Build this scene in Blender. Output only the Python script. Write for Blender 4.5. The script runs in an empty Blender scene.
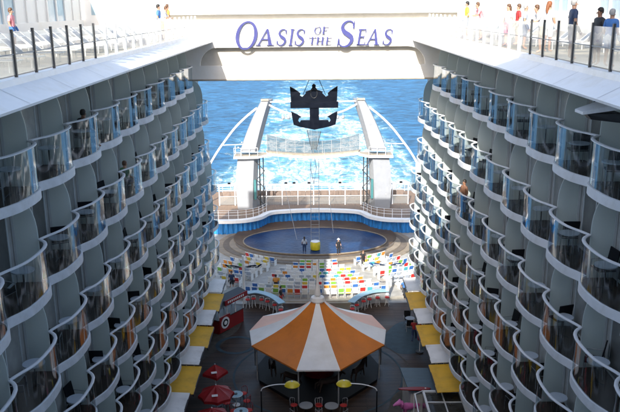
import bpy, bmesh, math, random
from mathutils import Vector, Matrix
random.seed(7)
PI = math.pi
S = bpy.context.scene
C = S.collection
# ------------------------------------------------------------------ camera
CAMZ = 23.9
F = 740.0
PITCH = math.atan(199/740.0)
CAM_R = Matrix.Rotation(math.radians(0.30), 3, 'Z') @ Matrix.Rotation(PI/2-PITCH, 3, 'X') @ Matrix.Rotation(math.radians(-0.55), 3, 'Z')
cam = bpy.data.cameras.new('camera'); camo = bpy.data.objects.new('camera', cam); C.objects.link(camo)
cam.sensor_width = 36; cam.lens = 36*F/620; cam.clip_start = 0.1; cam.clip_end = 20000
camo.matrix_world = Matrix.Translation((0, 0, CAMZ)) @ CAM_R.to_4x4()
S.camera = camo
def ray(u, v): return CAM_R @ Vector(((u-310)/F, (206-v)/F, -1))
def on_z(u, v, z):            # where a sight line meets a horizontal level
    d = ray(u, v); t = (z-CAMZ)/d.z; return Vector((d.x*t, d.y*t, z))
def on_y(u, v, y):
    d = ray(u, v); t = y/d.y; return Vector((d.x*t, y, CAMZ+d.z*t))
def ZD(D): return CAMZ-D

# ------------------------------------------------------------------ materials
def new_mat(name):
    m = bpy.data.materials.new(name); m.use_nodes = True
    return m, m.node_tree.nodes, m.node_tree.links, m.node_tree.nodes['Principled BSDF']
def mat(name, col, rough=.5, metal=0, var=.12, scale=3.0, bump=0.0, bscale=30, spec=.5, dirt=0.0, stretch=None):
    m, N, L, b = new_mat(name)
    b.inputs['Metallic'].default_value = metal
    b.inputs['Specular IOR Level'].default_value = spec
    tc = N.new('ShaderNodeTexCoord'); mp = N.new('ShaderNodeMapping')
    L.new(tc.outputs['Object'], mp.inputs[0])
    if stretch: mp.inputs['Scale'].default_value = stretch
    n = N.new('ShaderNodeTexNoise'); n.inputs['Scale'].default_value = scale; n.inputs['Detail'].default_value = 6
    L.new(mp.outputs[0], n.inputs['Vector'])
    r = N.new('ShaderNodeValToRGB')
    r.color_ramp.elements[0].position = .3; r.color_ramp.elements[1].position = .7
    lo = [c*(1-var) for c in col]; hi = [min(1, c*(1+var)) for c in col]
    r.color_ramp.elements[0].color = (*lo, 1); r.color_ramp.elements[1].color = (*hi, 1)
    L.new(n.outputs['Fac'], r.inputs[0])
    out = r.outputs[0]
    if dirt:
        n2 = N.new('ShaderNodeTexNoise'); n2.inputs['Scale'].default_value = scale*.35; n2.inputs['Detail'].default_value = 10
        n2.inputs['Roughness'].default_value = .7
        L.new(tc.outputs['Object'], n2.inputs['Vector'])
        r2 = N.new('ShaderNodeValToRGB'); r2.color_ramp.elements[0].position = .5; r2.color_ramp.elements[1].position = .75
        r2.color_ramp.elements[0].color = (1, 1, 1, 1); d = 1-dirt; r2.color_ramp.elements[1].color = (d, d*.97, d*.9, 1)
        L.new(n2.outputs['Fac'], r2.inputs[0])
        mx = N.new('ShaderNodeMixRGB'); mx.blend_type = 'MULTIPLY'; mx.inputs[0].default_value = 1
        L.new(out, mx.inputs[1]); L.new(r2.outputs[0], mx.inputs[2]); out = mx.outputs[0]
    L.new(out, b.inputs['Base Color'])
    mr = N.new('ShaderNodeMapRange'); mr.inputs['To Min'].default_value = max(.02, rough-.08); mr.inputs['To Max'].default_value = min(1, rough+.1)
    L.new(n.outputs['Fac'], mr.inputs['Value']); L.new(mr.outputs[0], b.inputs['Roughness'])
    if bump:
        n3 = N.new('ShaderNodeTexNoise'); n3.inputs['Scale'].default_value = bscale; n3.inputs['Detail'].default_value = 4
        L.new(mp.outputs[0], n3.inputs['Vector'])
        bp = N.new('ShaderNodeBump'); bp.inputs['Strength'].default_value = bump; bp.inputs['Distance'].default_value = .02
        L.new(n3.outputs['Fac'], bp.inputs['Height']); L.new(bp.outputs[0], b.inputs['Normal'])
    return m
def glass(name, tint=(.86, .93, .95), refl=.10, rough=.06, rmax=.30, haze=.0, hcol=(.5, .6, .62)):
    m, N, L, b = new_mat(name)
    N.remove(b)
    out = N['Material Output']
    tr = N.new('ShaderNodeBsdfTransparent'); tr.inputs[0].default_value = (*tint, 1)
    gl = N.new('ShaderNodeBsdfGlossy'); gl.inputs['Roughness'].default_value = rough; gl.inputs[0].default_value = (.95, .97, 1, 1)
    lw = N.new('ShaderNodeLayerWeight'); lw.inputs['Blend'].default_value = .25
    mr = N.new('ShaderNodeMapRange'); mr.inputs['To Min'].default_value = refl; mr.inputs['To Max'].default_value = rmax
    L.new(lw.outputs['Fresnel'], mr.inputs['Value'])
    mx = N.new('ShaderNodeMixShader'); L.new(mr.outputs[0], mx.inputs[0]); L.new(tr.outputs[0], mx.inputs[1]); L.new(gl.outputs[0], mx.inputs[2])
    last = mx
    if haze:
        df = N.new('ShaderNodeBsdfDiffuse'); df.inputs[0].default_value = (*hcol, 1)
        tl = N.new('ShaderNodeBsdfTranslucent'); tl.inputs[0].default_value = (*hcol, 1)
        m1 = N.new('ShaderNodeMixShader'); m1.inputs[0].default_value = .4
        L.new(df.outputs[0], m1.inputs[1]); L.new(tl.outputs[0], m1.inputs[2])
        m2 = N.new('ShaderNodeMixShader'); m2.inputs[0].default_value = haze
        L.new(mx.outputs[0], m2.inputs[1]); L.new(m1.outputs[0], m2.inputs[2]); last = m2
    L.new(last.outputs[0], out.inputs['Surface'])
    return m
M = {}
M['white'] = mat('white_paint', (.78, .79, .80), .4, var=.03, dirt=.12, bump=.03, bscale=6)
M['white_sun'] = mat('white_gelcoat', (.78, .77, .745), .4, var=.02, dirt=.07, scale=1.2)
M['slab'] = mat('slab_paint', (.74, .76, .78), .45, var=.07, dirt=.22, scale=2.5)
M['rail'] = mat('rail_paint', (.74, .76, .78), .35, var=.05)
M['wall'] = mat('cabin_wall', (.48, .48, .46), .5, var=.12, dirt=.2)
M['doorglass'] = mat('door_glass', (.05, .052, .05), .12, var=.3, spec=.7)
M['doorcurtain'] = mat('door_glass_curtained', (.32, .32, .30), .2, var=.25, scale=1.2)
M['frame'] = mat('door_frame', (.55, .58, .58), .4, var=.05)
_n = M['doorcurtain'].node_tree; _b = _n.nodes['Principled BSDF']; _src = _b.inputs['Base Color'].links[0].from_socket
_o = _n.nodes.new('ShaderNodeObjectInfo'); _r = _n.nodes.new('ShaderNodeMapRange'); _r.inputs['To Min'].default_value = .25; _r.inputs['To Max'].default_value = 1.7; _n.links.new(_o.outputs['Random'], _r.inputs['Value'])
_m = _n.nodes.new('ShaderNodeVectorMath'); _m.operation = 'SCALE'; _n.links.new(_src, _m.inputs[0]); _n.links.new(_r.outputs[0], _m.inputs['Scale']); _n.links.new(_m.outputs[0], _b.inputs['Base Color'])
M['balcfloor'] = mat('balcony_floor', (.05, .037, .028), .75, spec=.2, var=.25, scale=1.5, stretch=(8, .8, 1), bump=.1)
M['glass'] = glass('balustrade_glass', (.70, .76, .77), .03)
M['divider'] = mat('frosted_divider', (.68, .73, .72), .3, var=.04, scale=.8)
_n = M['divider'].node_tree; _b = _n.nodes['Principled BSDF']; _t = _n.nodes.new('ShaderNodeBsdfTranslucent'); _t.inputs[0].default_value = (.80, .86, .84, 1)
_x = _n.nodes.new('ShaderNodeMixShader'); _x.inputs[0].default_value = .45; _n.links.new(_b.outputs[0], _x.inputs[1]); _n.links.new(_t.outputs[0], _x.inputs[2]); _n.links.new(_x.outputs[0], _n.nodes['Material Output'].inputs['Surface'])
M['railglass'] = glass('deck_rail_glass', (.93, .95, .94), .04, haze=.10, hcol=(.85, .88, .88))
M['dark'] = mat('dark_metal', (.03, .032, .035), .45, var=.2)
M['black'] = mat('black_plastic', (.012, .013, .016), .55, var=.2, spec=.12)
M['grey'] = mat('grey_paint', (.30, .31, .32), .5, var=.08)
M['tan'] = mat('tan_paint', (.33, .29, .23), .6, var=.15, dirt=.3)
M['beige'] = mat('beige_trim_recess_shade', (.46, .44, .40), .5, var=.05, dirt=.1)
M['navy'] = mat('navy_emblem', (.002, .004, .010), .3, var=.2, spec=.4)
M['letter'] = mat('purple_letters', (.045, .05, .19), .4, var=.06)
M['yellow_awning'] = mat('yellow_awning', (.70, .40, .02), .6, var=.1, dirt=.35, scale=1.5, bump=.5, bscale=2)
M['white_awning'] = mat('white_awning', (.76, .76, .76), .55, var=.06, dirt=.35, scale=1.5, bump=.5, bscale=2)
M['orange'] = mat('orange_canvas', (.66, .20, .02), .5, bump=.5, bscale=1.6, var=.08, dirt=.25, scale=1.2)
M['canvas'] = mat('white_canvas', (.82, .81, .79), .5, bump=.5, bscale=1.6, var=.05, dirt=.15, scale=1.2)
M['peach'] = mat('glare_peach_canvas', (.78, .42, .30), .5, bump=.5, bscale=1.6, var=.05, dirt=.12, scale=1.2)  # orange canvas with the sky glare mixed into its colour
M['red'] = mat('red_fabric', (.30, .010, .014), .55, var=.15, dirt=.2)
M['redpaint'] = mat('red_paint', (.24, .012, .014), .35, var=.1)
M['blue_curtain'] = mat('blue_curtain', (.015, .17, .46), .55, var=.45, scale=1.6, stretch=(3, 3, .5), bump=.3, bscale=4)
M['pink'] = mat('pink_paint', (.62, .16, .42), .4, var=.12, scale=5)
M['lamp_yellow'] = mat('lamp_yellow', (.62, .50, .02), .35, var=.06)
M['lightblue'] = mat('light_blue_top', (.26, .42, .50), .4, var=.1, dirt=.15)
M['tabletop'] = mat('table_top', (.50, .56, .62), .35, var=.05)
M['bluegrey'] = mat('blue_grey_roof', (.07, .11, .14), .5, var=.2, scale=2, stretch=(.6, 6, 1), bump=.2)
M['stone'] = mat('pale_stone', (.36, .345, .31), .7, var=.15, dirt=.3, scale=1.5, bump=.2)
M['pavedisc'] = mat('blue_paving', (.035, .06, .075), .6, spec=.2, var=.25, scale=2, bump=.2)
M['pathgrey'] = mat('grey_paving', (.075, .066, .055), .7, spec=.2, var=.25, scale=2.5, bump=.2, dirt=.4)
M['bronze'] = mat('bronze_stage', (.10, .062, .032), .5, var=.25, scale=.8, dirt=.3)
M['deckwood'] = mat('deck_wood', (.20, .135, .09), .6, var=.25, scale=1.2, stretch=(8, .5, 1), bump=.1)
M['brownfence'] = mat('brown_screen', (.17, .13, .11), .6, var=.2)
M['deckbright'] = mat('sunny_deck', (.30, .26, .20), .6, var=.12, dirt=.2)
M['skin'] = mat('skin', (.42, .24, .16), .5, var=.06)
M['skin_dark'] = mat('skin_tanned', (.24, .12, .07), .5, var=.06)
M['blueglass'] = mat('blue_window', (.34, .46, .54), .15, var=.3, scale=.6)
M['lounger'] = mat('lounger_sling', (.13, .15, .17), .6, var=.2)
def col(name, c, rough=.6):
    if name not in M: M[name] = mat(name, c, rough, var=.1, scale=8)
    return M[name]
for n_, c_ in dict(hair_dark=(.02, .014, .01), hair_brown=(.10, .05, .025), hair_red=(.20, .07, .025), hair_grey=(.35, .34, .33),
                   cloth_blue=(.05, .16, .42), cloth_navy=(.02, .04, .10), cloth_white=(.75, .75, .75), cloth_red=(.42, .03, .03), cloth_green=(.10, .28, .12),
                   cloth_yellow=(.65, .50, .05), cloth_black=(.015, .015, .018), cloth_pink=(.70, .25, .28), cloth_khaki=(.30, .25, .17), cloth_orange=(.62, .24, .04),
                   seat_red=(.50, .03, .025), seat_blue=(.04, .14, .40), seat_green=(.20, .42, .06), seat_orange=(.65, .24, .03), seat_yellow=(.66, .48, .06),
                   seat_white=(.74, .74, .72), seat_teal=(.08, .36, .42), seat_grey=(.36, .40, .46)).items(): col(n_, c_)

# planked wet floor
def floor_mat():
    m, N, L, b = new_mat('boardwalk_planks')
    tc = N.new('ShaderNodeTexCoord')
    br = N.new('ShaderNodeTexBrick'); br.inputs['Scale'].default_value = 1
    br.inputs['Brick Width'].default_value = 3.2; br.inputs['Row Height'].default_value = .16; br.inputs['Mortar Size'].default_value = .012
    br.inputs['Color1'].default_value = (.044, .028, .020, 1); br.inputs['Color2'].default_value = (.080, .052, .036, 1); br.inputs['Mortar'].default_value = (.012, .011, .010, 1)
    L.new(tc.outputs['Object'], br.inputs['Vector'])
    n = N.new('ShaderNodeTexNoise'); n.inputs['Scale'].default_value = .35; n.inputs['Detail'].default_value = 8; L.new(tc.outputs['Object'], n.inputs['Vector'])
    r = N.new('ShaderNodeValToRGB'); r.color_ramp.elements[0].position = .35; r.color_ramp.elements[1].position = .68
    r.color_ramp.elements[0].color = (.45, .45, .47, 1); r.color_ramp.elements[1].color = (1.25, 1.2, 1.15, 1); L.new(n.outputs['Fac'], r.inputs[0])
    mx = N.new('ShaderNodeMixRGB'); mx.blend_type = 'MULTIPLY'; mx.inputs[0].default_value = 1
    L.new(br.outputs[0], mx.inputs[1]); L.new(r.outputs[0], mx.inputs[2]); L.new(mx.outputs[0], b.inputs['Base Color'])
    mr = N.new('ShaderNodeMapRange'); mr.inputs['From Min'].default_value = .3; mr.inputs['From Max'].default_value = .7; mr.inputs['To Min'].default_value = .28; mr.inputs['To Max'].default_value = .62
    L.new(n.outputs['Fac'], mr.inputs['Value']); L.new(mr.outputs[0], b.inputs['Roughness'])
    b.inputs['Specular IOR Level'].default_value = .22
    n3 = N.new('ShaderNodeTexNoise'); n3.inputs['Scale'].default_value = 6; L.new(tc.outputs['Object'], n3.inputs['Vector'])
    bp = N.new('ShaderNodeBump'); bp.inputs['Strength'].default_value = .25; bp.inputs['Distance'].default_value = .02
    L.new(n3.outputs['Fac'], bp.inputs['Height']); L.new(bp.outputs[0], b.inputs['Normal'])
    return m
M['floor'] = floor_mat()

def sea_mat():
    m, N, L, b = new_mat('sea_water')
    geo = N.new('ShaderNodeNewGeometry'); sep = N.new('ShaderNodeSeparateXYZ'); L.new(geo.outputs['Position'], sep.inputs[0])
    def math_(op, a, b_=None, c=None):
        n = N.new('ShaderNodeMath'); n.operation = op
        for i, x in enumerate((a, b_, c)):
            if x is None: continue
            if isinstance(x, (int, float)): n.inputs[i].default_value = x
            else: L.new(x, n.inputs[i])
        return n.outputs[0]
    def noise(scale, det, sx, sy, rough=.6, dist=0, off=0):
        mp = N.new('ShaderNodeMapping'); mp.inputs['Scale'].default_value = (sx, sy, 1); mp.inputs['Location'].default_value = (off, off*.7, 0)
        L.new(geo.outputs['Position'], mp.inputs[0])
        n = N.new('ShaderNodeTexNoise'); n.inputs['Scale'].default_value = scale; n.inputs['Detail'].default_value = det
        n.inputs['Roughness'].default_value = rough; n.inputs['Distortion'].default_value = dist
        L.new(mp.outputs[0], n.inputs['Vector']); return n.outputs['Fac']
    # wake envelope: wide boiling water behind the stern, slowly closing
    wob = noise(.02, 4, 1, .6)
    x = math_('ADD', sep.outputs['X'], math_('MULTIPLY', math_('SUBTRACT', wob, .5), 26))
    ax = math_('ABSOLUTE', math_('SUBTRACT', x, 2.0))
    env = N.new('ShaderNodeMapRange'); env.interpolation_type = 'SMOOTHSTEP'
    env.inputs['From Min'].default_value = 32; env.inputs['From Max'].default_value = 13
    L.new(ax, env.inputs['Value'])
    fy = N.new('ShaderNodeMapRange'); fy.inputs['From Min'].default_value = 110; fy.inputs['From Max'].default_value = 460
    fy.inputs['To Min'].default_value = 1.0; fy.inputs['To Max'].default_value = .25
    L.new(sep.outputs['Y'], fy.inputs['Value'])
    E = math_('MULTIPLY', env.outputs[0], fy.outputs[0])
    n1 = noise(.11, 12, 1, .45, .68, 1.6); n2 = noise(.5, 10, 1, .6, .7, .8, 31)
    f = math_('ADD', math_('MULTIPLY', n1, .62), math_('MULTIPLY', n2, .38))
    thr = math_('SUBTRACT', .66, math_('MULTIPLY', E, .212))
    fo = N.new('ShaderNodeMapRange'); fo.interpolation_type = 'SMOOTHSTEP'
    L.new(math_('SUBTRACT', f, thr), fo.inputs['Value']); fo.inputs['From Min'].default_value = -.055; fo.inputs['From Max'].default_value = .05
    # water colour: deep blue to milky turquoise in the wake
    tq = N.new('ShaderNodeMapRange'); tq.interpolation_type = 'SMOOTHSTEP'
    L.new(math_('ADD', E, math_('MULTIPLY', math_('SUBTRACT', n1, .5), 1.5)), tq.inputs['Value']); tq.inputs['From Min'].default_value = .1; tq.inputs['From Max'].default_value = .95
    deep = N.new('ShaderNodeMixRGB'); deep.inputs[1].default_value = (.018, .095, .205, 1); deep.inputs[2].default_value = (.095, .28, .40, 1)
    L.new(tq.outputs[0], deep.inputs[0])
    n5 = noise(.32, 12, .6, 1.1, .74, .4, 12)
    r5 = N.new('ShaderNodeMapRange'); r5.inputs['From Min'].default_value = .36; r5.inputs['From Max'].default_value = .62; r5.inputs['To Min'].default_value = .42; r5.inputs['To Max'].default_value = 1.9
    L.new(n5, r5.inputs['Value'])
    mul = N.new('ShaderNodeMixRGB'); mul.blend_type = 'MULTIPLY'; mul.inputs[0].default_value = 1; L.new(deep.outputs[0], mul.inputs[1])
    cmb = N.new('ShaderNodeCombineXYZ'); [L.new(r5.outputs[0], cmb.inputs[i]) for i in range(3)]
    L.new(cmb.outputs[0], mul.inputs[2])
    fin = N.new('ShaderNodeMixRGB'); L.new(fo.outputs[0], fin.inputs[0]); L.new(mul.outputs[0], fin.inputs[1]); 
    fcol = N.new('ShaderNodeMixRGB'); fcol.inputs[1].default_value = (.20, .40, .52, 1); fcol.inputs[2].default_value = (.60, .67, .70, 1)
    r6 = N.new('ShaderNodeMapRange'); r6.inputs['From Min'].default_value = .38; r6.inputs['From Max'].default_value = .56; L.new(noise(.8, 10, 1, .3, .72, 1.2, 57), r6.inputs['Value']); L.new(r6.outputs[0], fcol.inputs[0])
    L.new(fcol.outputs[0], fin.inputs[2])
    L.new(fin.outputs[0], b.inputs['Base Color'])
    b.inputs['Specular IOR Level'].default_value = .2
    rr = N.new('ShaderNodeMapRange'); rr.inputs['To Min'].default_value = .4; rr.inputs['To Max'].default_value = .9; L.new(fo.outputs[0], rr.inputs['Value']); L.new(rr.outputs[0], b.inputs['Roughness'])
    h = math_('ADD', math_('MULTIPLY', noise(.22, 12, .7, 1.0, .72), 1.0), math_('MULTIPLY', fo.outputs[0], .15))
    bp = N.new('ShaderNodeBump'); bp.inputs['Strength'].default_value = .8; bp.inputs['Distance'].default_value = 1.6
    L.new(h, bp.inputs['Height']); L.new(bp.outputs[0], b.inputs['Normal'])
    return m
M['sea'] = sea_mat()
def pool_mat():
    m, N, L, b = new_mat('pool_water')
    tc = N.new('ShaderNodeTexCoord')
    n = N.new('ShaderNodeTexNoise'); n.inputs['Scale'].default_value = .6; n.inputs['Detail'].default_value = 6; L.new(tc.outputs['Object'], n.inputs['Vector'])
    r = N.new('ShaderNodeValToRGB'); r.color_ramp.elements[0].position = .35; r.color_ramp.elements[1].position = .75
    r.color_ramp.elements[0].color = (.004, .020, .075, 1); r.color_ramp.elements[1].color = (.010, .05, .14, 1)
    L.new(n.outputs['Fac'], r.inputs[0]); L.new(r.outputs[0], b.inputs['Base Color']); b.inputs['Roughness'].default_value = .3; b.inputs['Specular IOR Level'].default_value = .15
    n2 = N.new('ShaderNodeTexNoise'); n2.inputs['Scale'].default_value = 2.5; L.new(tc.outputs['Object'], n2.inputs['Vector'])
    bp = N.new('ShaderNodeBump'); bp.inputs['Strength'].default_value = .4; bp.inputs['Distance'].default_value = .1
    L.new(n2.outputs['Fac'], bp.inputs['Height']); L.new(bp.outputs[0], b.inputs['Normal'])
    return m
M['pool'] = pool_mat()
def net_mat():
    m, N, L, b = new_mat('net_mesh')
    N.remove(b); out = N['Material Output']
    tr = N.new('ShaderNodeBsdfTransparent'); df = N.new('ShaderNodeBsdfDiffuse'); df.inputs[0].default_value = (.09, .10, .10, 1)
    mx = N.new('ShaderNodeMixShader'); mx.inputs[0].default_value = .6
    L.new(tr.outputs[0], mx.inputs[1]); L.new(df.outputs[0], mx.inputs[2]); L.new(mx.outputs[0], out.inputs['Surface'])
    return m
M['net'] = net_mat()

# ------------------------------------------------------------------ mesh building
class MB:
    def __init__(s): s.v = []; s.f = []; s.m = []; s.smooth = []
    def add(s, vs, fs, mi=0, sm=False):
        o = len(s.v); s.v += [tuple(v) for v in vs]
        for f in fs: s.f.append(tuple(i+o for i in f)); s.m.append(mi); s.smooth.append(sm)
        return s
    def box(s, x0, x1, y0, y1, z0, z1, mi=0):
        v = [(x, y, z) for z in (z0, z1) for y in (y0, y1) for x in (x0, x1)]
        return s.add(v, [(0, 2, 3, 1), (4, 5, 7, 6), (0, 1, 5, 4), (2, 6, 7, 3), (0, 4, 6, 2), (1, 3, 7, 5)], mi)
    def cbox(s, c, size, mi=0, rot=0, tilt=0):
        R = Matrix.Rotation(rot, 3, 'Z') @ Matrix.Rotation(tilt, 3, 'X')
        vs = [Vector(c)+R @ Vector((x*size[0]/2, y*size[1]/2, z*size[2]/2)) for z in (-1, 1) for y in (-1, 1) for x in (-1, 1)]
        return s.add(vs, [(0, 2, 3, 1), (4, 5, 7, 6), (0, 1, 5, 4), (2, 6, 7, 3), (0, 4, 6, 2), (1, 3, 7, 5)], mi)
    def prism(s, pts, d0, d1, axis='z', mi=0):       # outline extruded along an axis
        n = len(pts)
        def P(a, b, d):
            return {'z': (a, b, d), 'y': (a, d, b), 'x': (d, a, b)}[axis]
        vs = [P(a, b, d0) for a, b in pts]+[P(a, b, d1) for a, b in pts]
        fs = [tuple(range(n))[::-1], tuple(range(n, 2*n))]+[(i, (i+1) % n, n+(i+1) % n, n+i) for i in range(n)]
        return s.add(vs, fs, mi)
    def sweep(s, path, prof, mi=0, closed=False, sm=True):  # prof: list of (across, up); path: list of 2D/3D points; across = right of direction
        n = len(path); k = len(prof); vs = []
        for i, p in enumerate(path):
            p = Vector(p) if len(p) == 3 else Vector((p[0], p[1], 0))
            a = Vector(path[i-1] if (i > 0 or closed) else path[i]); c = Vector(path[(i+1) % n] if (i < n-1 or closed) else path[i])
            t = Vector((c[0]-a[0], c[1]-a[1], 0)).normalized(); r = Vector((t.y, -t.x, 0))
            for (u, w) in prof: vs.append(p+r*u+Vector((0, 0, w)))
        fs = []
        for i in range(n if closed else n-1):
            j = (i+1) % n
            for q in range(k): fs.append((i*k+q, i*k+(q+1) % k, j*k+(q+1) % k, j*k+q))
        if not closed: fs += [tuple(range(k))[::-1], tuple((n-1)*k+q for q in range(k))]
        return s.add(vs, fs, mi, sm)
    def tube(s, pts, r, seg=8, mi=0, caps=True):
        pts = [Vector(p) for p in pts]; n = len(pts); rs = r if isinstance(r, (list, tuple)) else [r]*n
        vs = []; up = Vector((0, 0, 1))
        for i, p in enumerate(pts):
            t = (pts[min(i+1, n-1)]-pts[max(i-1, 0)]).normalized()
            a = t.cross(up); a = t.cross(Vector((1, 0, 0))) if a.length < .05 else a
            a.normalize(); b_ = t.cross(a)
            for q in range(seg):
                an = 2*PI*q/seg; vs.append(p+(a*math.cos(an)+b_*math.sin(an))*rs[i])
        fs = [(i*seg+q, i*seg+(q+1) % seg, (i+1)*seg+(q+1) % seg, (i+1)*seg+q) for i in range(n-1) for q in range(seg)]
        s.add(vs, fs, mi, True)
        if caps:
            o = len(s.v)-len(vs)
            s.f += [tuple(o+q for q in range(seg)), tuple(o+(n-1)*seg+q for q in range(seg))[::-1]]; s.m += [mi]*2; s.smooth += [False]*2
        return s
    def lathe(s, prof, seg=20, mi=0, c=(0, 0, 0), sx=1, sy=1):
        vs = [(c[0]+r*math.cos(2*PI*q/seg)*sx, c[1]+r*math.sin(2*PI*q/seg)*sy, c[2]+z) for r, z in prof for q in range(seg)]
        fs = [(i*seg+q, i*seg+(q+1) % seg, (i+1)*seg+(q+1) % seg, (i+1)*seg+q) for i in range(len(prof)-1) for q in range(seg)]
        return s.add(vs, fs, mi, True)
    def disc(s, c, r, z0, z1, seg=24, mi=0, sy=1):
        return s.prism([(c[0]+r*math.cos(2*PI*q/seg), c[1]+r*sy*math.sin(2*PI*q/seg)) for q in range(seg)], z0, z1, 'z', mi)
    def mesh(s, name, mats):
        me = bpy.data.meshes.new(name); me.from_pydata(s.v, [], s.f)
        for m in (mats if isinstance(mats, (list, tuple)) else [mats]): me.materials.append(m)
        me.polygons.foreach_set('material_index', s.m); me.polygons.foreach_set('use_smooth', s.smooth)
        bm = bmesh.new(); bm.from_mesh(me); bmesh.ops.recalc_face_normals(bm, faces=bm.faces); bm.to_mesh(me); bm.free()
        if any(s.smooth):
            me.set_sharp_from_angle(angle=math.radians(40))
        me.update(); return me
    def build(s, name, mats, parent=None, loc=None, rz=0):
        return put(name, s.mesh(name, mats), parent, loc, rz)
def put(name, me, parent=None, loc=None, rz=0):
    o = bpy.data.objects.new(name, me); C.objects.link(o)
    if parent: o.parent = parent
    if loc is not None: o.location = loc
    if rz: o.rotation_euler.z = rz
    return o
def tag(o, label, cat, group=None):
    o['label'] = label; o['category'] = cat
    if group: o['group'] = group
    return o
def thing(name, label, cat, loc=(0, 0, 0), rz=0, group=None):
    o = bpy.data.objects.new(name, None); C.objects.link(o); o.location = loc; o.rotation_euler = (0, 0, rz); o.empty_display_size = .2
    return tag(o, label, cat, group)
def struct(o): o['kind'] = 'structure'; return o
def dup(root, loc=None, rz=None, label=None, group=None, repl=None):
    r = root.copy(); C.objects.link(r)
    if loc is not None: r.location = loc
    if rz is not None: r.rotation_euler = (0, 0, rz)
    if label: r['label'] = label
    if group: r['group'] = group
    for ch in list(root.children):
        c = ch.copy(); C.objects.link(c); c.parent = r
        if repl and c.name.split('.')[0] in repl: c.data = repl[c.name.split('.')[0]]
        for g in list(ch.children):
            d = g.copy(); C.objects.link(d); d.parent = c
    return r
ORD = ['first', 'second', 'third', 'fourth', 'fifth', 'sixth', 'seventh', 'eighth', 'ninth', 'tenth', 'eleventh', 'twelfth', 'thirteenth', 'fourteenth', 'fifteenth', 'sixteenth',
       'seventeenth', 'eighteenth', 'nineteenth', 'twentieth', 'twenty-first', 'twenty-second', 'twenty-third', 'twenty-fourth', 'twenty-fifth', 'twenty-sixth', 'twenty-seventh', 'twenty-eighth', 'twenty-ninth', 'thirtieth',
       'thirty-first', 'thirty-second', 'thirty-third', 'thirty-fourth', 'thirty-fifth', 'thirty-sixth', 'thirty-seventh', 'thirty-eighth']
def catmull(pts, sub=8):
    out = []; n = len(pts)
    for i in range(n-1):
        p0, p1, p2, p3 = [Vector(pts[max(0, min(n-1, j))]) for j in (i-1, i, i+1, i+2)]
        for k in range(sub):
            t = k/sub
            out.append(.5*((2*p1)+(-p0+p2)*t+(2*p0-5*p1+4*p2-p3)*t*t+(-p0+3*p1-3*p2+p3)*t**3))
    out.append(Vector(pts[-1])); return out

# ================================================================== SEA
g = MB(); g.add([(-9000, -2000, -14.2), (9000, -2000, -14.2), (9000, 15000, -14.2), (-9000, 15000, -14.2)], [(0, 1, 2, 3)])
struct(g.build('sea', M['sea']))

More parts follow.
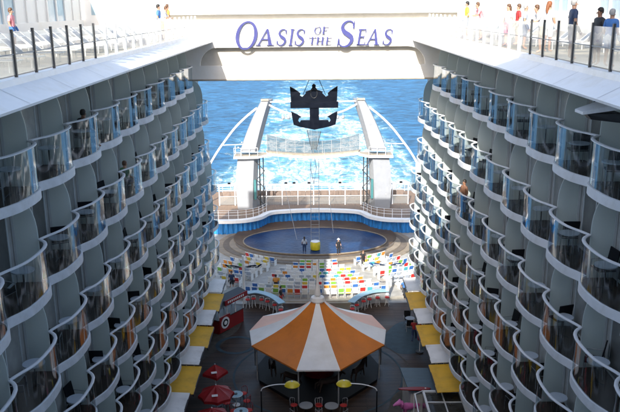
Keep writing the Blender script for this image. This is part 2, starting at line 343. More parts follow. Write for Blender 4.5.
# ================================================================== CABIN BLOCKS
P = 2.88; Y0 = 19.45
XB, XC, XW = 7.15, 7.54, 8.32
SLAB = [19.09-2.75*r for r in range(6)]
BAYP = [(0, 0), (.07, .15), (.14, .34), (.22, .60), (.32, .83), (.45, .955), (.60, 1), (.74, .96), (.84, .82), (.91, .60), (.96, .32), (1, 0)]
def bay_x(s):
    for (a, fa), (b, fb) in zip(BAYP, BAYP[1:]):
        if s <= b+1e-9: return XC-(XC-XB+.02)*(fa+(fb-fa)*(s-a)/(b-a))
    return XC
NS = 26
def bay_path(a=0.02, b=.98): return [(bay_x(a+(b-a)*i/NS), P*(a+(b-a)*i/NS)) for i in range(NS+1)]
def bay_meshes(sgn):             # local frame: y along the ship from the near cusp, x as world |x| times sgn
    R = {}
    pth = bay_path(0, 1)
    out = [(sgn*x, y) for x, y in pth]
    g = MB(); poly = out+[(sgn*XW, P), (sgn*XW, 0)]
    inn = [(sgn*(x+.09), y) for x, y in pth]+[(sgn*XW, P), (sgn*XW, 0)]
    # fascia ring with a raised lip, floor inside and soffit
    n = len(pth)
    vs = [(x, y, .0) for x, y in out]+[(x, y, .255) for x, y in out]+[(x+sgn*.06, y, .255) for x, y in out]+[(x+sgn*.06, y, .20) for x, y in out]
    fs = [(j*n+i, j*n+i+1, (j+1)*n+i+1, (j+1)*n+i) for j in range(3) for i in range(n-1)]
    g.add(vs, fs, 0, True)
    g.add([(x, y, .0) for x, y in poly], [tuple(range(len(poly)))], 0)
    fl = [(x+sgn*.06, y) for x, y in out]+[(sgn*XW, P), (sgn*XW, 0)]
    g.add([(x, y, .20) for x, y in fl], [tuple(range(len(fl)))], 1)
    R['balcony'] = g.mesh('balcony', [M['slab'], M['balcfloor']])
    pg = [(sgn*(x+.04), y) for x, y in bay_path(.03, .975)]
    g = MB(); n = len(pg)
    g.add([(x, y, z) for z in (.26, 1.42) for x, y in pg], [(i, i+1, n+i+1, n+i) for i in range(n-1)], 0, True)
    R['glass_panel'] = g.mesh('glass_panel', M['glass'])
    g = MB(); g.sweep([(sgn*(x+.04), y, 1.42) for x, y in bay_path(.004, .996)], [(-.048, 0), (-.048, .03), (-.02, .045), (.02, .045), (.048, .03), (.048, 0)])
    R['handrail'] = g.mesh('handrail', M['rail'])
    # divider with rounded outer shoulder; stands at the near cusp
    o = [(XW-.02, .20), (XW-.02, 2.745), (XW-.12, 2.745)]
    for i in range(1, 10):
        a = i/9*PI/2; o.append((XW-.12-(XW-.12-XC-.06)*math.sin(a), 2.745-1.15*(1-math.cos(a))))
    o.append((XC+.06, .20))
    g = MB(); g.prism([(sgn*x, z) for x, z in o], -.02, .02, 'y', 0)
    g.box(*sorted((sgn*(XW-.02), sgn*(XW-.09))), -.035, .035, .20, 2.747, 1)
    R['divider'] = g.mesh('divider', [M['divider'], M['frame']])
    g = MB(); xs = lambda a, b: sorted((sgn*a, sgn*b))
    g.box(*xs(XW-.012, XW-.03), .5, 2.5, .3, 2.35, 0)
    for y in (.46, 1.46, 2.46): g.box(*xs(XW-.008, XW-.05), y, y+.07, .26, 2.42, 1)
    g.box(*xs(XW-.010, XW-.048), .53, 2.53, 2.35, 2.42, 1); g.box(*xs(XW-.010, XW-.048), .53, 2.53, .26, .32, 1)
    R['door'] = g.mesh('door', [M['doorcurtain'], M['frame']])
    return R
def near_limit(D):
    return (740*D/.966/405-.2585*D)/.966
def make_block(sgn, side):
    root = thing('cabin_block', f'{"left" if sgn < 0 else "right"} side of the ship, six tiers of bow-fronted glass balconies'+(' all in shade' if sgn < 0 else ' with sunlit far end'), 'cabin block', (0, 0, 0))
    xs = lambda a, b: sorted((sgn*a, sgn*b))
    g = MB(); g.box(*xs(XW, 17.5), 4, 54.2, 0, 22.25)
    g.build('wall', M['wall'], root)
    # shop front low down
    g = MB()
    for i in range(12):
        y = 20+i*2.88
        g.box(*xs(XW-.02, XW-.06), y+.2, y+2.5, .4, 2.8, 0); g.box(*xs(XW-.02, XW-.10), y-.1, y+.1, 0, 3.6, 1)
    g.build('shop_front', [M['doorglass'], M['tan']], root)
    # overhanging deck edge: soffit, sloping face, curb
    prof = [(XW+.3, 21.84), (6.2, 21.84), (6.19, 21.90), (6.84, 22.22), (6.87, 22.36), (7.15, 22.36), (7.2, 22.26), (XW+.3, 22.26)]
    g = MB(); yy = [4+i*3.06 for i in range(15)]
    g.prism([(sgn*a, b) for a, b in prof], 4, 46.9, 'y')
    g.build('deck_edge', M['white'], root)
    g = MB()
    for i in range(1, 14):
        y = 4+i*3.06; d = Vector((.65, 0, .32)).normalized()
        g.add([(sgn*6.2, y-.008, 21.907), (sgn*6.2, y+.008, 21.907), (sgn*6.84, y+.008, 22.224), (sgn*6.84, y-.008, 22.224)], [(0, 1, 2, 3)])
    for q in g.v: pass
    g.v = [(x, y, z+.004) for x, y, z in g.v]
    g.build('panel_joint', M['grey'], root)
    g = MB(); g.box(*xs(7.2, 17.5), 4, 51, 22.262, 22.30); g.build('deck_floor', M['deckbright'], root)
    R = bay_meshes(sgn)
    for r in range(6):
        lo = near_limit(ZD(SLAB[r]))-2*P
        for k in range(-3, 12):
            y = Y0+k*P
            if y+P < lo: continue
            if r == 0 and k > 8: continue
            if r in (1, 2) and k > 10: continue
            b = put('balcony', R['balcony'], root, (0, y, SLAB[r]))
            for nm in ('glass_panel', 'handrail', 'divider', 'door'): put(nm, R[nm], b)
    # closing divider at the far end of each tier
        ke = 9 if r == 0 else 11 if r in (1, 2) else 12
        put('divider', R['divider'], root, (0, Y0+ke*P-.03, SLAB[r]))
    return root
make_block(-1, 'left'); make_block(1, 'right')

# balcony furniture
def table_meshes():
    a = MB(); a.disc((0, 0), .30, .70, .735, 24)
    b = MB(); b.tube([(0, 0, .02), (0, 0, .70)], .025)
    for q in range(3):
        an = q*2*PI/3; b.tube([(0, 0, .12), (.22*math.cos(an), .22*math.sin(an), .015)], .014, 6)
    return a.mesh('tabletop', M['tabletop']), b.mesh('pedestal', M['dark'])
TM = table_meshes()
def chair_meshes():
    s = MB(); s.cbox((0, 0, .43), (.50, .48, .04))
    b = MB(); b.cbox((0, .25, .72), (.50, .035, .52), tilt=-.18)
    f = MB()
    for x in (-.27, .27):
        f.tube([(x, -.24, 0), (x, -.22, .62), (x, .22, .64), (x, .25, .45), (x, .30, 0)], .014, 6)
    f.tube([(-.27, .25, .45), (.27, .25, .45)], .012, 6); f.tube([(-.27, -.22, .40), (.27, -.22, .40)], .012, 6)
    return s.mesh('seat', M['black']), b.mesh('backrest', M['black']), f.mesh('frame', M['grey'])
CM = chair_meshes()
def joined(parts, name):
    me = bpy.data.meshes.new(name); bm = bmesh.new(); k = 0
    for p in parts:
        n0 = len(bm.faces); bm.from_mesh(p); bm.faces.ensure_lookup_table()
        for i in range(n0, len(bm.faces)): bm.faces[i].material_index = k+min(bm.faces[i].material_index, len(p.materials)-1)
        k += len(p.materials)
    bm.to_mesh(me); bm.free()
    for p in parts:
        for m in p.materials: me.materials.append(m)
    return me
TJ, CJ = joined(TM, 'balcony_table'), joined(CM, 'balcony_chair')
OCC = {}
for u_, r_ in ((84.5, 0), (125.5, 1)):
    X_ = 7.72; D_ = ZD(SLAB[r_]+1.2); y_ = (F*X_/abs(u_-314)-.2585*D_)/.966; k_ = math.floor((y_-Y0)/P); OCC[(-1, r_, k_)] = (-X_, y_, SLAB[r_]+.20)
proto = {}
TIER = ['top', 'second', 'third', 'fourth', 'fifth', 'lowest']
for sgn in (-1, 1):
    wall = 'left' if sgn < 0 else 'right'
    for r in range(6):
        lo = near_limit(ZD(SLAB[r]))-P
        for k in range(-2, 12):
            y = Y0+k*P
            if y+P < lo or (r == 0 and k > 8) or (r in (1, 2) and k > 10): continue
            far = ORD[k+2]
            z = SLAB[r]+.20
            jit = lambda a: random.uniform(-a, a)
            p = (sgn*(7.72+jit(.05)), y+1.85+jit(.14), z)
            lab = f'white round table on the {wall} wall, {TIER[r]} balcony tier, {far} balcony from the near end'
            if y < 31:
                if 't' not in proto:
                    t = thing('balcony_table', lab, 'table', p, 0, 'round balcony tables'); put('tabletop', TM[0], t); put('pedestal', TM[1], t); proto['t'] = t
                else: dup(proto['t'], p, 0, lab)
            else: tag(put('balcony_table', TJ, None, p), lab, 'table', 'round balcony tables')
            if (sgn, r, k) in OCC: continue
            if random.random() < .93:
                p = (sgn*(7.90+jit(.06)), y+(2.42 if random.random() < .6 else 1.05)+jit(.1), z); rz = (PI*.5 if sgn < 0 else -PI*.5)+jit(.5)
                # backrest toward the wall or turned along the rail
                rz = (rz if random.random() < .5 else PI+jit(.4))
                lab = f'black balcony chair on the {wall} wall, {TIER[r]} balcony tier, {far} balcony from the near end'
                if y < 31:
                    if 'c' not in proto:
                        t = thing('balcony_chair', lab, 'chair', p, rz, 'black balcony chairs')
                        for nm, me in zip(('seat', 'backrest', 'frame'), CM): put(nm, me, t)
                        proto['c'] = t
                    else: dup(proto['c'], p, rz, lab)
                else: tag(put('balcony_chair', CJ, None, p, rz), lab, 'chair', 'black balcony chairs')

# ================================================================== TOP DECK RAILINGS
for sgn in (-1, 1):
    side = 'left' if sgn < 0 else 'right'
    root = thing('deck_railing', f'glass deck railing with slim posts along the {side} upper deck edge', 'railing', (sgn*7.0, 8, 22.36))
    xr = 0
    n = 29; sp = 1.33
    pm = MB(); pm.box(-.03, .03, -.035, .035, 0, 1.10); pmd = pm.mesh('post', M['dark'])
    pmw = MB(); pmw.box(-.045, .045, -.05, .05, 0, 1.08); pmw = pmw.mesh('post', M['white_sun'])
    gm = MB(); gm.box(-.008, .008, .06, sp-.06, .06, 1.02); gm = gm.mesh('glass_pane', M['railglass'])
    off = .35
    for i in range(n):
        y = off+i*sp
        put('post', pmd if y+8 < 24.6 else pmw, root, (0, y, 0))  # shade coloured in: near posts dark, sunlit posts beyond white
        if i < n-1: put('glass_pane', gm, root, (0, y, 0))
    g = MB(); g.box(-.012, .012, off+.04, off+(n-1)*sp-.04, .52, .545); g.build('mid_rail', M['grey'], root)

# ================================================================== SIGN BRIDGE
BY = 46.9
br = thing('sign_bridge', 'white bridge across the ship carrying the purple ship name', 'bridge', (0, BY, 19.55))
def bz(z): return z-19.55
g = MB()
g.box(-9.2, 9.2, 0, 4.0, bz(23.50), bz(24.12))

g.box(-9.2, 9.2, 0, 4.0, bz(22.36), bz(23.18))
g.box(-XW+.02, XW-.02, 0, 4.0, bz(21.50), bz(22.36))
# lower panel: recess with rounded top corners between two spandrels and a bottom band
def spandrel(s):
    pts = [(s*(XW-.02), bz(20.38)), (s*(XW-.02), bz(21.50)), (s*5.9, bz(21.50))]
    for i in range(1, 9):
        a = i/8*PI/2; pts.append((s*(5.9+1.15*math.sin(a)), bz(21.50)-1.12*(1-math.cos(a))))
    return pts
for s in (-1, 1): g.prism(spandrel(s), .003, 4.0, 'y')
g.box(-XW+.02, XW-.02, 0, 4.0, 0, bz(20.38))
g.build('body', M['white_sun'], br)
g = MB(); g.box(-9.0, 9.0, .45, 3.9, bz(23.181), bz(23.499)); g.build('slot_panel', M['beige'], br)  # shade inside the slot is put into the beige colour
g = MB(); g.box(-7.1, 7.1, .42, 3.9, bz(20.381), bz(21.499)); g.build('recessed_panel', M['beige'], br)  # beige carries the shade of the recess
g = MB()
for x in (-5.6, -3.6, -1.4, 1.4, 3.0, 5.2):
    g.box(x-.012, x+.012, -.004, .2, bz(21.52), bz(23.16)); g.box(x-.012, x+.012, .41, .44, bz(20.39), bz(21.49))
g.build('panel_joint', M['beige'], br)
g = MB(); g.tube([(-XW+.1, -.06, -.03), (XW-.1, -.06, -.03)], .055); g.build('edge_pipe', M['tan'], br)
g = MB()
for x0, x1 in ((-7.1, -3.4),):
    for j in range(5): g.box(x0+.2, x1, .2, .26, bz(24.13)+.0+j*.16, bz(24.13)+.10+j*.16)
for x in (-6.9, -5.2, -3.5): g.box(x, x+.1, .27, .35, bz(24.12), bz(24.95))
g.build('louvre', M['white_sun'], br)
# ---- letters
def ribbon(pts, ws):
    n = len(pts); vs = []
    for i in range(n):
        a, c = pts[max(0, i-1)], pts[min(n-1, i+1)]; t = (c-a).normalized(); nn = Vector((-t.y, t.x)); w = ws[i]/2
        vs += [pts[i]+nn*w, pts[i]-nn*w]
    return [[tuple(vs[2*i]), tuple(vs[2*i+1]), tuple(vs[2*i+3]), tuple(vs[2*i+2])] for i in range(n-1)]
def interp(ws, n):
    out = []
    for i in range(n):
        t = i/(n-1)*(len(ws)-1); a = int(min(t, len(ws)-2)); out.append(ws[a]+(ws[a+1]-ws[a])*(t-a))
    return out
def glyph(ch):
    q = []
    def stem(x, w=.16): q.append([(x, 0), (x+w, 0), (x+w, 1), (x, 1)])
    def serif(x0, x1, y): q.append([(x0, y), (x1, y), (x1, y+.045), (x0, y+.045)])
    def ser2(x, w=.16): serif(x-.09, x+w+.09, 0); serif(x-.09, x+w+.09, .955)
    if ch == 'A':
        q += [[(.02, 0), (.09, 0), (.47, 1), (.41, 1)], [(.62, 0), (.82, 0), (.50, 1.02), (.40, .98)], [(.20, .34), (.68, .34), (.66, .40), (.22, .40)]]
        serif(-.08, .2, 0); serif(.52, .92, 0); return q, .92
    if ch == 'I': stem(.1); ser2(.1); return q, .38
    if ch == 'E':
        stem(.1); q += [[(.2, .94), (.66, .94), (.66, 1), (.2, 1)], [(.2, .48), (.55, .48), (.55, .54), (.2, .54)], [(.2, 0), (.70, 0), (.70, .06), (.2, .06)],
                        [(.60, .78), (.66, .78), (.66, .95), (.64, .95)], [(.51, .38), (.55, .38), (.55, .64), (.51, .64)], [(.64, .05), (.68, .05), (.73, .26), (.70, .26)]]
        serif(0, .2, 0); serif(0, .2, .955); return q, .78
    if ch == 'F':
        stem(.1); q += [[(.2, .94), (.64, .94), (.64, 1), (.2, 1)], [(.2, .48), (.52, .48), (.52, .54), (.2, .54)], [(.58, .76), (.64, .76), (.64, .95), (.62, .95)], [(.48, .38), (.52, .38), (.52, .64), (.48, .64)]]
        serif(0, .38, 0); serif(0, .2, .955); return q, .70
    if ch == 'T':
        stem(.34); serif(.24, .6, 0); q += [[(.02, .94), (.82, .94), (.82, 1), (.02, 1)], [(.02, .76), (.06, .76), (.09, .95), (.02, .95)], [(.78, .76), (.82, .76), (.82, .95), (.75, .95)]]
        return q, .86
    if ch == 'H':
        stem(.1); stem(.62); ser2(.1); ser2(.62); q.append([(.25, .48), (.63, .48), (.63, .54), (.25, .54)]); return q, .92
    if ch == 'O':
        n = 40
        for i in range(n):
            a, b = 2*PI*i/n, 2*PI*(i+1)/n
            def o(t): return (.5+.48*math.cos(t), .5+.52*math.sin(t))
            def ii(t): return (.5+.33*math.cos(t)+.03*math.sin(t), .5+.46*math.sin(t)-.05*math.cos(t))
            q.append([o(a), o(b), ii(b), ii(a)])
        return q, 1.02
    if ch == 'S':
        c = catmull([(.56, .78), (.50, .93), (.34, .985), (.17, .90), (.12, .74), (.22, .58), (.38, .48), (.54, .36), (.56, .20), (.44, .05), (.26, .015), (.10, .10), (.04, .28)], 5)
        q += ribbon(c, interp([.05, .05, .05, .09, .13, .16, .18, .16, .13, .09, .05, .05, .05], len(c)))
        q += [[(.54, .70), (.60, .70), (.585, .98), (.555, .98)], [(.01, .02), (.035, .02), (.065, .32), (.015, .32)]]
        return q, .66
def word(letters, name):
    g = MB(); dz = 0
    for ch, x, z, w, h in letters:
        q, adv = glyph(ch)
        for poly in q:
            dz = (dz+1) % 7
            pts = [(x+(px/adv*w)+(py*h)*.16-.0, z+py*h) for px, py in poly]
            g.prism(pts, -.15-dz*.0015, -.08, 'y')
    # stand-off studs
    return g
uz = lambda u, v: on_y(u, v, BY-.12)
def letters_from(specs, name):
    L_ = []
    for ch, u0, u1, vt, vb in specs:
        a = uz(u0, vb); b_ = uz(u1, vt); h = b_.z-a.z; w = (b_.x-a.x)-h*.16
        L_.append((ch, a.x, bz(a.z), w, h))
    word(L_, name).build(name, M['letter'], br)
letters_from([('O', 233.5, 260, 21.5, 49.5), ('A', 257, 276, 29, 45.5), ('S', 276, 288, 29, 45.5), ('I', 288, 295, 29, 45.5), ('S', 294, 306, 29, 45.5)], 'lettering')
letters_from([('O', 313.5, 322, 26.5, 34), ('F', 321.5, 329, 26.5, 34)], 'lettering')
letters_from([('T', 308, 316.5, 37, 44.5), ('H', 315.5, 325, 37, 44.5), ('E', 325, 332.5, 37, 44.5)], 'lettering')
letters_from([('S', 336.5, 357, 20.5, 47), ('E', 356, 368, 29, 45), ('A', 366, 382, 29, 45), ('S', 382, 394, 29, 45)], 'lettering')

# ================================================================== CROWN AND ANCHOR EMBLEM
em = thing('anchor_emblem', 'dark navy crown and anchor emblem hung below the white bridge', 'emblem', tuple(on_y(314.3, 104.5, 48.2)))
K = 48.2/.9994*(1/ (F*.966))  # metres per pixel at the emblem, near enough
K = 49.6/F
def e(px, py): return ((px-305)/6.867*K, -(py-222)/6.867*K*1.03)
def sm(pts): return [e(*p) for p in pts]
g = MB()
crown = [(150, 203), (144, 104), (170, 118), (196, 135), (214, 150), (210, 164), (226, 172), (240, 158), (250, 148), (246, 140), (262, 134), (282, 128), (292, 112), (290, 98), (303, 88), (316, 98), (314, 112), (326, 128), (346, 134), (362, 140), (358, 148), (368, 158), (382, 172), (398, 164), (394, 150), (410, 135), (436, 118), (460, 104), (456, 203)]
g.prism(sm(crown), -.10, .10, 'y')
g.prism(sm([(274, 243), (274, 323), (215, 323), (206, 338), (196, 326), (204, 308), (218, 302), (190, 284), (150, 266), (158, 312), (166, 352), (206, 366), (260, 376), (305, 386), (352, 376), (404, 366), (446, 352), (454, 312), (460, 266), (420, 284), (392, 302), (406, 308), (414, 326), (404, 338), (395, 323), (336, 323), (336, 243)]), -.10, .10, 'y')
g.build('anchor', M['navy'], em)
g = MB(); g.prism(sm([(146, 204), (464, 204), (464, 243), (146, 243)]), -.17, .17, 'y'); g.build('bar', M['navy'], em)
g = MB()
for px in (162, 303, 448): g.disc((0, 0), .045, 0, .03)
g = MB()
ring = [(303+22*math.cos(t/16*2*PI), 150+30*math.sin(t/16*2*PI)) for t in range(17)]
g.tube([(e(*p)[0], -.12, e(*p)[1]) for p in ring], .022, 6); g.build('jewel_ring', M['dark'], em)
for s in (-1, 1):
    g = MB(); a = e(305+s*75, 160); top = 19.55-em.location.z
    g.tube([(a[0], 0, a[1]), (s*.24, 0, top)], .022, 6); g.build('cable', M['black'], em)

# ================================================================== GROUND / BOARDWALK
def gz(y): return 0 if y < 57.6 else (-1.5*(y-57.6)/13 if y < 70.6 else -1.5)
g = MB()
ys = [5, 30, 57.6, 70.6, 84, 96]
vs = []; fs = []
for y in ys: vs += [(-16, y, gz(y)), (16, y, gz(y))]
fs = [(2*i, 2*i+1, 2*i+3, 2*i+2) for i in range(len(ys)-1)]
g.add(vs, fs[:2], 0); struct(g.build('boardwalk', M['floor']))
g = MB(); g.add(vs, fs[2:], 0); struct(g.build('theatre_floor', M['stone']))
g = MB(); g.box(-16, 16, -6, 96.2, -14, -1.55); struct(g.build('hull', M['white']))
g = MB(); g.box(-16, 16, -6, 57.5, -1.5, -.02); struct(g.build('hull_deck', M['white']))
# painted / paved areas
def blob(name, pts, m, z=.004, sub=6):
    w = [on_z(u, v, 0) for u, v in pts]; w.append(w[0])
    c = catmull([(p.x, p.y) for p in w], sub)[:-1]
    g = MB(); g.prism([(p[0], p[1]) for p in c], z-.003, z, 'z'); struct(g.build(name, m)); return c
blob('pavement', [(384, 335), (396, 324), (412, 320), (428, 324), (434, 338), (424, 350), (404, 354), (388, 348)], M['pavedisc'])
blob('pavement', [(196, 365), (214, 352), (228, 338), (238, 330), (242, 318), (236, 308), (226, 300), (214, 320), (200, 340)], M['pathgrey'])
blob('pavement', [(388, 412), (392, 398), (402, 390), (416, 392), (420, 412), (410, 424), (394, 424)], M['pathgrey'], .008)
def ringp(name, c, r0, r1, m, z=.006, seg=40):
    g = MB(); vs = []; fs = []
    for q in range(seg):
        a = 2*PI*q/seg; vs += [(c.x+r0*math.cos(a), c.y+r0*math.sin(a), z), (c.x+r1*math.cos(a), c.y+r1*math.sin(a), z)]
        j = (q+1) % seg; fs.append((2*q, 2*q+1, 2*j+1, 2*j))
    g.add(vs, fs); struct(g.build(name, m))
cc = Vector((.2, 45.3, 0))
ringp('paving_ring', cc, 5.6, 5.75, M['pavedisc']); ringp('paving_ring', cc, 6.3, 6.4, M['pathgrey']); ringp('paving_ring', on_z(236, 345, 0), 1.2, 1.5, M['pavedisc'], .010)

# ================================================================== AWNINGS
aw = None
ya = [52.8, 50.1, 46.9, 44.4, 41.3, 38.9, 35.7, 33.3, 30.1]
for sgn in (-1, 1):
    side = 'left' if sgn < 0 else 'right'
    yc = 0
    for i in range(8):
        y1, y0 = ya[i], ya[i+1]; yel = i % 2 == 1
        if sgn > 0 and i > 5: continue
        xo = 6.55 if yel else 6.72
        colr = 'yellow' if yel else 'white'
        cnt = (i+1)//2 if yel else i//2+1
        lab = f'flat {colr} awning panel under the {side} balconies, {ORD[cnt-1]} {colr} one counted from the sea end'
        nm = 'awning'; zb = 3.9
        t = thing(nm, lab, 'awning', (0, y0, zb), 0, 'yellow and white awnings along the promenade')
        dz = .0 if yel else .10
        g = MB(); xs = sorted((sgn*xo, sgn*(XW-.02)))
        vs = []; K_ = 6
        for j in range(K_+1):
            y = .02+(y1-y0-.04)*j/K_; sag = -.05*math.sin(PI*j/K_)
            vs += [(sgn*xo, y, dz+sag-.03), (sgn*(XW-.02), y, dz+.05+sag*.2), (sgn*xo, y, dz+sag), (sgn*(XW-.02), y, dz+.08+sag*.2)]
        fs = []
        for j in range(K_):
            a, b_ = 4*j, 4*j+4
            fs += [(a, a+1, b_+1, b_), (a+2, b_+2, b_+3, a+3), (a, b_, b_+2, a+2), (a+1, a+3, b_+3, b_+1)]
        fs += [(0, 2, 3, 1), (4*K_, 4*K_+1, 4*K_+3, 4*K_+2)]
        g.add(vs, fs, 0)
        for q in (1, 2): g.box(*sorted((sgn*(xo+.01), sgn*(XW-.03))), (y1-y0)*q/3-.02, (y1-y0)*q/3+.02, dz-.09, dz-.035)
        g.build('canopy', M['yellow_awning'] if yel else M['white_awning'], t)
        g = MB(); g.box(*sorted((sgn*(xo-.03), sgn*(xo+.03))), .02, y1-y0-.02, dz-.16, dz-.035); g.build('edge_beam', M['dark'], t)

# ================================================================== CAROUSEL CANOPY
ca = thing('carousel', 'octagonal orange and white striped carousel tent on the dark boardwalk', 'carousel', (.2, 45.3, 0))
ez = 2.75
ring = [(-1.32, -4.75), (1.32, -4.75), (4.30, -1.35), (4.62, .95), (3.85, 3.4), (1.3, 4.9), (-1.3, 4.9), (-3.85, 3.4), (-4.62, .95), (-4.30, -1.35)]
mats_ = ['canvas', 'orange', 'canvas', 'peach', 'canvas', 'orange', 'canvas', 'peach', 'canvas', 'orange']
apz = 5.55
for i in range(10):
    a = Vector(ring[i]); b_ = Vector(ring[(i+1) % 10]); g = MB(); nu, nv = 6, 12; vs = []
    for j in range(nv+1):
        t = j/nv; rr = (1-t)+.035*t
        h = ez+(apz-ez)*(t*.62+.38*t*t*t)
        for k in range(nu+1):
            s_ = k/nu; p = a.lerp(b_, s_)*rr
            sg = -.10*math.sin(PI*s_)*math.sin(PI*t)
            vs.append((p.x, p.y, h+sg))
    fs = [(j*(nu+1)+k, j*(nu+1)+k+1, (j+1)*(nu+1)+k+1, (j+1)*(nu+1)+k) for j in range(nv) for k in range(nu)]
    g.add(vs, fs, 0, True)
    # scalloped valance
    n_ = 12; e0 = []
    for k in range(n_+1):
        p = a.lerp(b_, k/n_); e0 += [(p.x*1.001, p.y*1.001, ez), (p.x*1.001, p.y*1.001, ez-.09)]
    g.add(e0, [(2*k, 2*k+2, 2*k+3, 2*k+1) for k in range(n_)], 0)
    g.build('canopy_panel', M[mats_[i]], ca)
g = MB(); g.lathe([(0, .62), (.10, .62), (.16, .5), (.42, .42), (.5, .2), (.36, 0), (0, -.02)], 20, 0, (0, 0, apz-.42)); g.build('finial_cap', M['canvas'], ca)
g = MB(); g.lathe([(.22, 0), (.16, .5), (.09, .8), (.075, 1.4), (.13, 1.55), (.075, 1.7), (.06, 2.4), (0, 2.42)], 14, 0, (0, 0, apz+.15)); g.build('mast', M['canvas'], ca)
for i in range(10):
    a = Vector(ring[i])*.93; g = MB(); g.tube([(a.x, a.y, .2), (a.x, a.y, ez+.1)], .045); g.build('pole', M['grey'], ca)
g = MB(); g.prism([(x*.9, y*.9) for x, y in ring], .01, .2); g.build('platform', M['black'], ca)  # black stands in for the tent's shadow on the platform
g = MB(); g.lathe([(1.1, .2), (1.1, .5), (.85, .6), (.85, 2.4), (1.2, 2.7), (0, 3.2)], 16); g.build('centre_drum', M['redpaint'], ca)
# simple carousel horses, mostly hidden below the tent
def horse_mesh():
    g = MB()
    g.tube([(-.55, 0, .95), (-.45, 0, 1.0), (0, 0, .98), (.4, 0, 1.02), (.6, 0, 1.15), (.8, 0, 1.45), (.86, 0, 1.55)], [.1, .2, .19, .2, .16, .1, .08], 10)
    g.tube([(.80, 0, 1.56), (.95, 0, 1.50), (1.12, 0, 1.36)], [.1, .085, .05], 8)
    for x, dx in ((-.42, -.25), (.4, .28)):
        for s in (-1, 1): g.tube([(x, s*.12, .95), (x+dx*(.7+.3*s), s*.13, .62), (x+dx*.6, s*.13, .32)], [.09, .05, .035], 6)
    g.tube([(-.6, 0, 1.0), (-.8, 0, .9), (-.85, 0, .55)], [.04, .06, .02], 6)
    return g
hm = horse_mesh().mesh('horse', mat('shaded_horse', (.05, .035, .03), .5, spec=.15))  # dark coat carries the shade below the tent
for i in range(8):
    a = 2*PI*i/8+.2; put('horse', hm, ca, (3.1*math.cos(a), 3.1*math.sin(a), .1+.15*(i % 2)), a+PI/2)

# ================================================================== LAMPS
for idx, (uh, vh, up, vp) in enumerate(((292, 384.5, 261, 388.5), (344, 383.5, 377, 388.5))):
    h = on_z(uh, vh, 3.1); pb = on_z(up, vp, 2.9)
    t = thing('lamp_post', f'lamp post on the boardwalk with {"left" if idx == 0 else "right"}hand oval yellow shade on a curved arm', 'lamp post', (pb.x, pb.y, 0), 0, 'yellow shaded lamp posts before the carousel')
    d = h-pb
    g = MB(); g.tube([(0, 0, 0), (0, 0, .5), (0, 0, 2.75)], [.09, .05, .035]); g.build('pole', M['black'], t)
    g = MB(); g.tube(catmull([(0, 0, 2.75), (d.x*.08, d.y*.08, 2.95), (d.x*.45, d.y*.45, 3.12), (d.x*.95, d.y*.95, 3.12)], 5), .032, 6); g.build('arm', M['white'], t)
    g = MB(); g.lathe([(0, .2), (.18, .18), (.36, .09), (.45, -.02), (.43, -.06), (.2, -.02)], 20, 0, (d.x, d.y, 3.1), 1, .9); g.build('shade', M['lamp_yellow'], t)
    g = MB(); g.lathe([(0, .24), (.05, .23), (.06, .19)], 10, 0, (d.x, d.y, 3.1)); g.build('knob', M['white'], t)

# ================================================================== CAFE TABLES AND CHAIRS on the boardwalk
def cafe_chair_meshes(seatmat, framemat):
    s = MB(); s.lathe([(0, .47), (.20, .47), (.23, .45), (.22, .43), (0, .43)], 14)
    b = MB()
    arc = [(.24*math.cos(a), .24*math.sin(a)) for a in [PI*(.15+.7*i/8) for i in range(9)]]
    b.tube([(arc[0][0], arc[0][1], .45)]+[(x*1.05, y*1.05, .86-.10*abs(i-4)/4) for i, (x, y) in enumerate(arc)]+[(arc[-1][0], arc[-1][1], .45)], .018, 6)
    for i in (2, 4, 6): b.tube([(arc[i][0], arc[i][1], .45), (arc[i][0]*1.05, arc[i][1]*1.05, .84)], .009, 5)
    l = MB(); l.tube([(0, 0, .43), (.0, 0, .0)], .001, 4)
    legs = []
    for q in range(4):
        a = PI/4+q*PI/2; m = MB(); m.tube([(.16*math.cos(a), .16*math.sin(a), .43), (.22*math.cos(a), .22*math.sin(a), 0)], .013, 6); legs.append(m.mesh('leg', framemat))
    return s.mesh('seat', seatmat), b.mesh('backrest', framemat), legs
def make_cafe_chair(label, seatmat, framemat, loc, rz, group):
    t = thing('cafe_chair', label, 'chair', loc, rz, group); s, b, ls = cafe_chair_meshes(seatmat, framemat)
    put('seat', s, t); put('backrest', b, t)
    for l in ls: put('leg', l, t)
    return t
def round_table(label, loc, r, topm, group=None, legm=None):
    t = thing('cafe_table', label, 'table', loc, 0, group)
    g = MB(); g.disc((0, 0), r, .71, .745, 28); g.build('tabletop', topm, t)
    g = MB(); g.tube([(0, 0, .02), (0, 0, .71)], .035); g.disc((0, 0), .24, 0, .025); g.build('pedestal', legm or M['dark'], t)
    return t
cproto = None
for ti, (u, v) in enumerate(((306, 405), (331.5, 405.5))):
    c = on_z(u, v, .74); sd = 'left' if ti == 0 else 'right'
    round_table(f'{sd} grey round cafe table in front of the carousel between the yellow lamps', (c.x, c.y, 0), .42, M['grey'], 'grey cafe tables before the carousel')
    for q, (dx, dy, where) in enumerate(((-.75, .55, 'far left'), (.75, .55, 'far right'), (-.72, -.5, 'near left'), (.72, -.5, 'near right'))):
        rz = math.atan2(dy, dx)-PI/2
        lab = f'red seated cafe chair at the {where} of the {sd} grey table before the carousel'
        if cproto is None: cproto = make_cafe_chair(lab, M['seat_red'], M['grey'], (c.x+dx, c.y+dy, 0), rz, 'red seated cafe chairs on the boardwalk')
        else: dup(cproto, (c.x+dx, c.y+dy, 0), rz, lab)

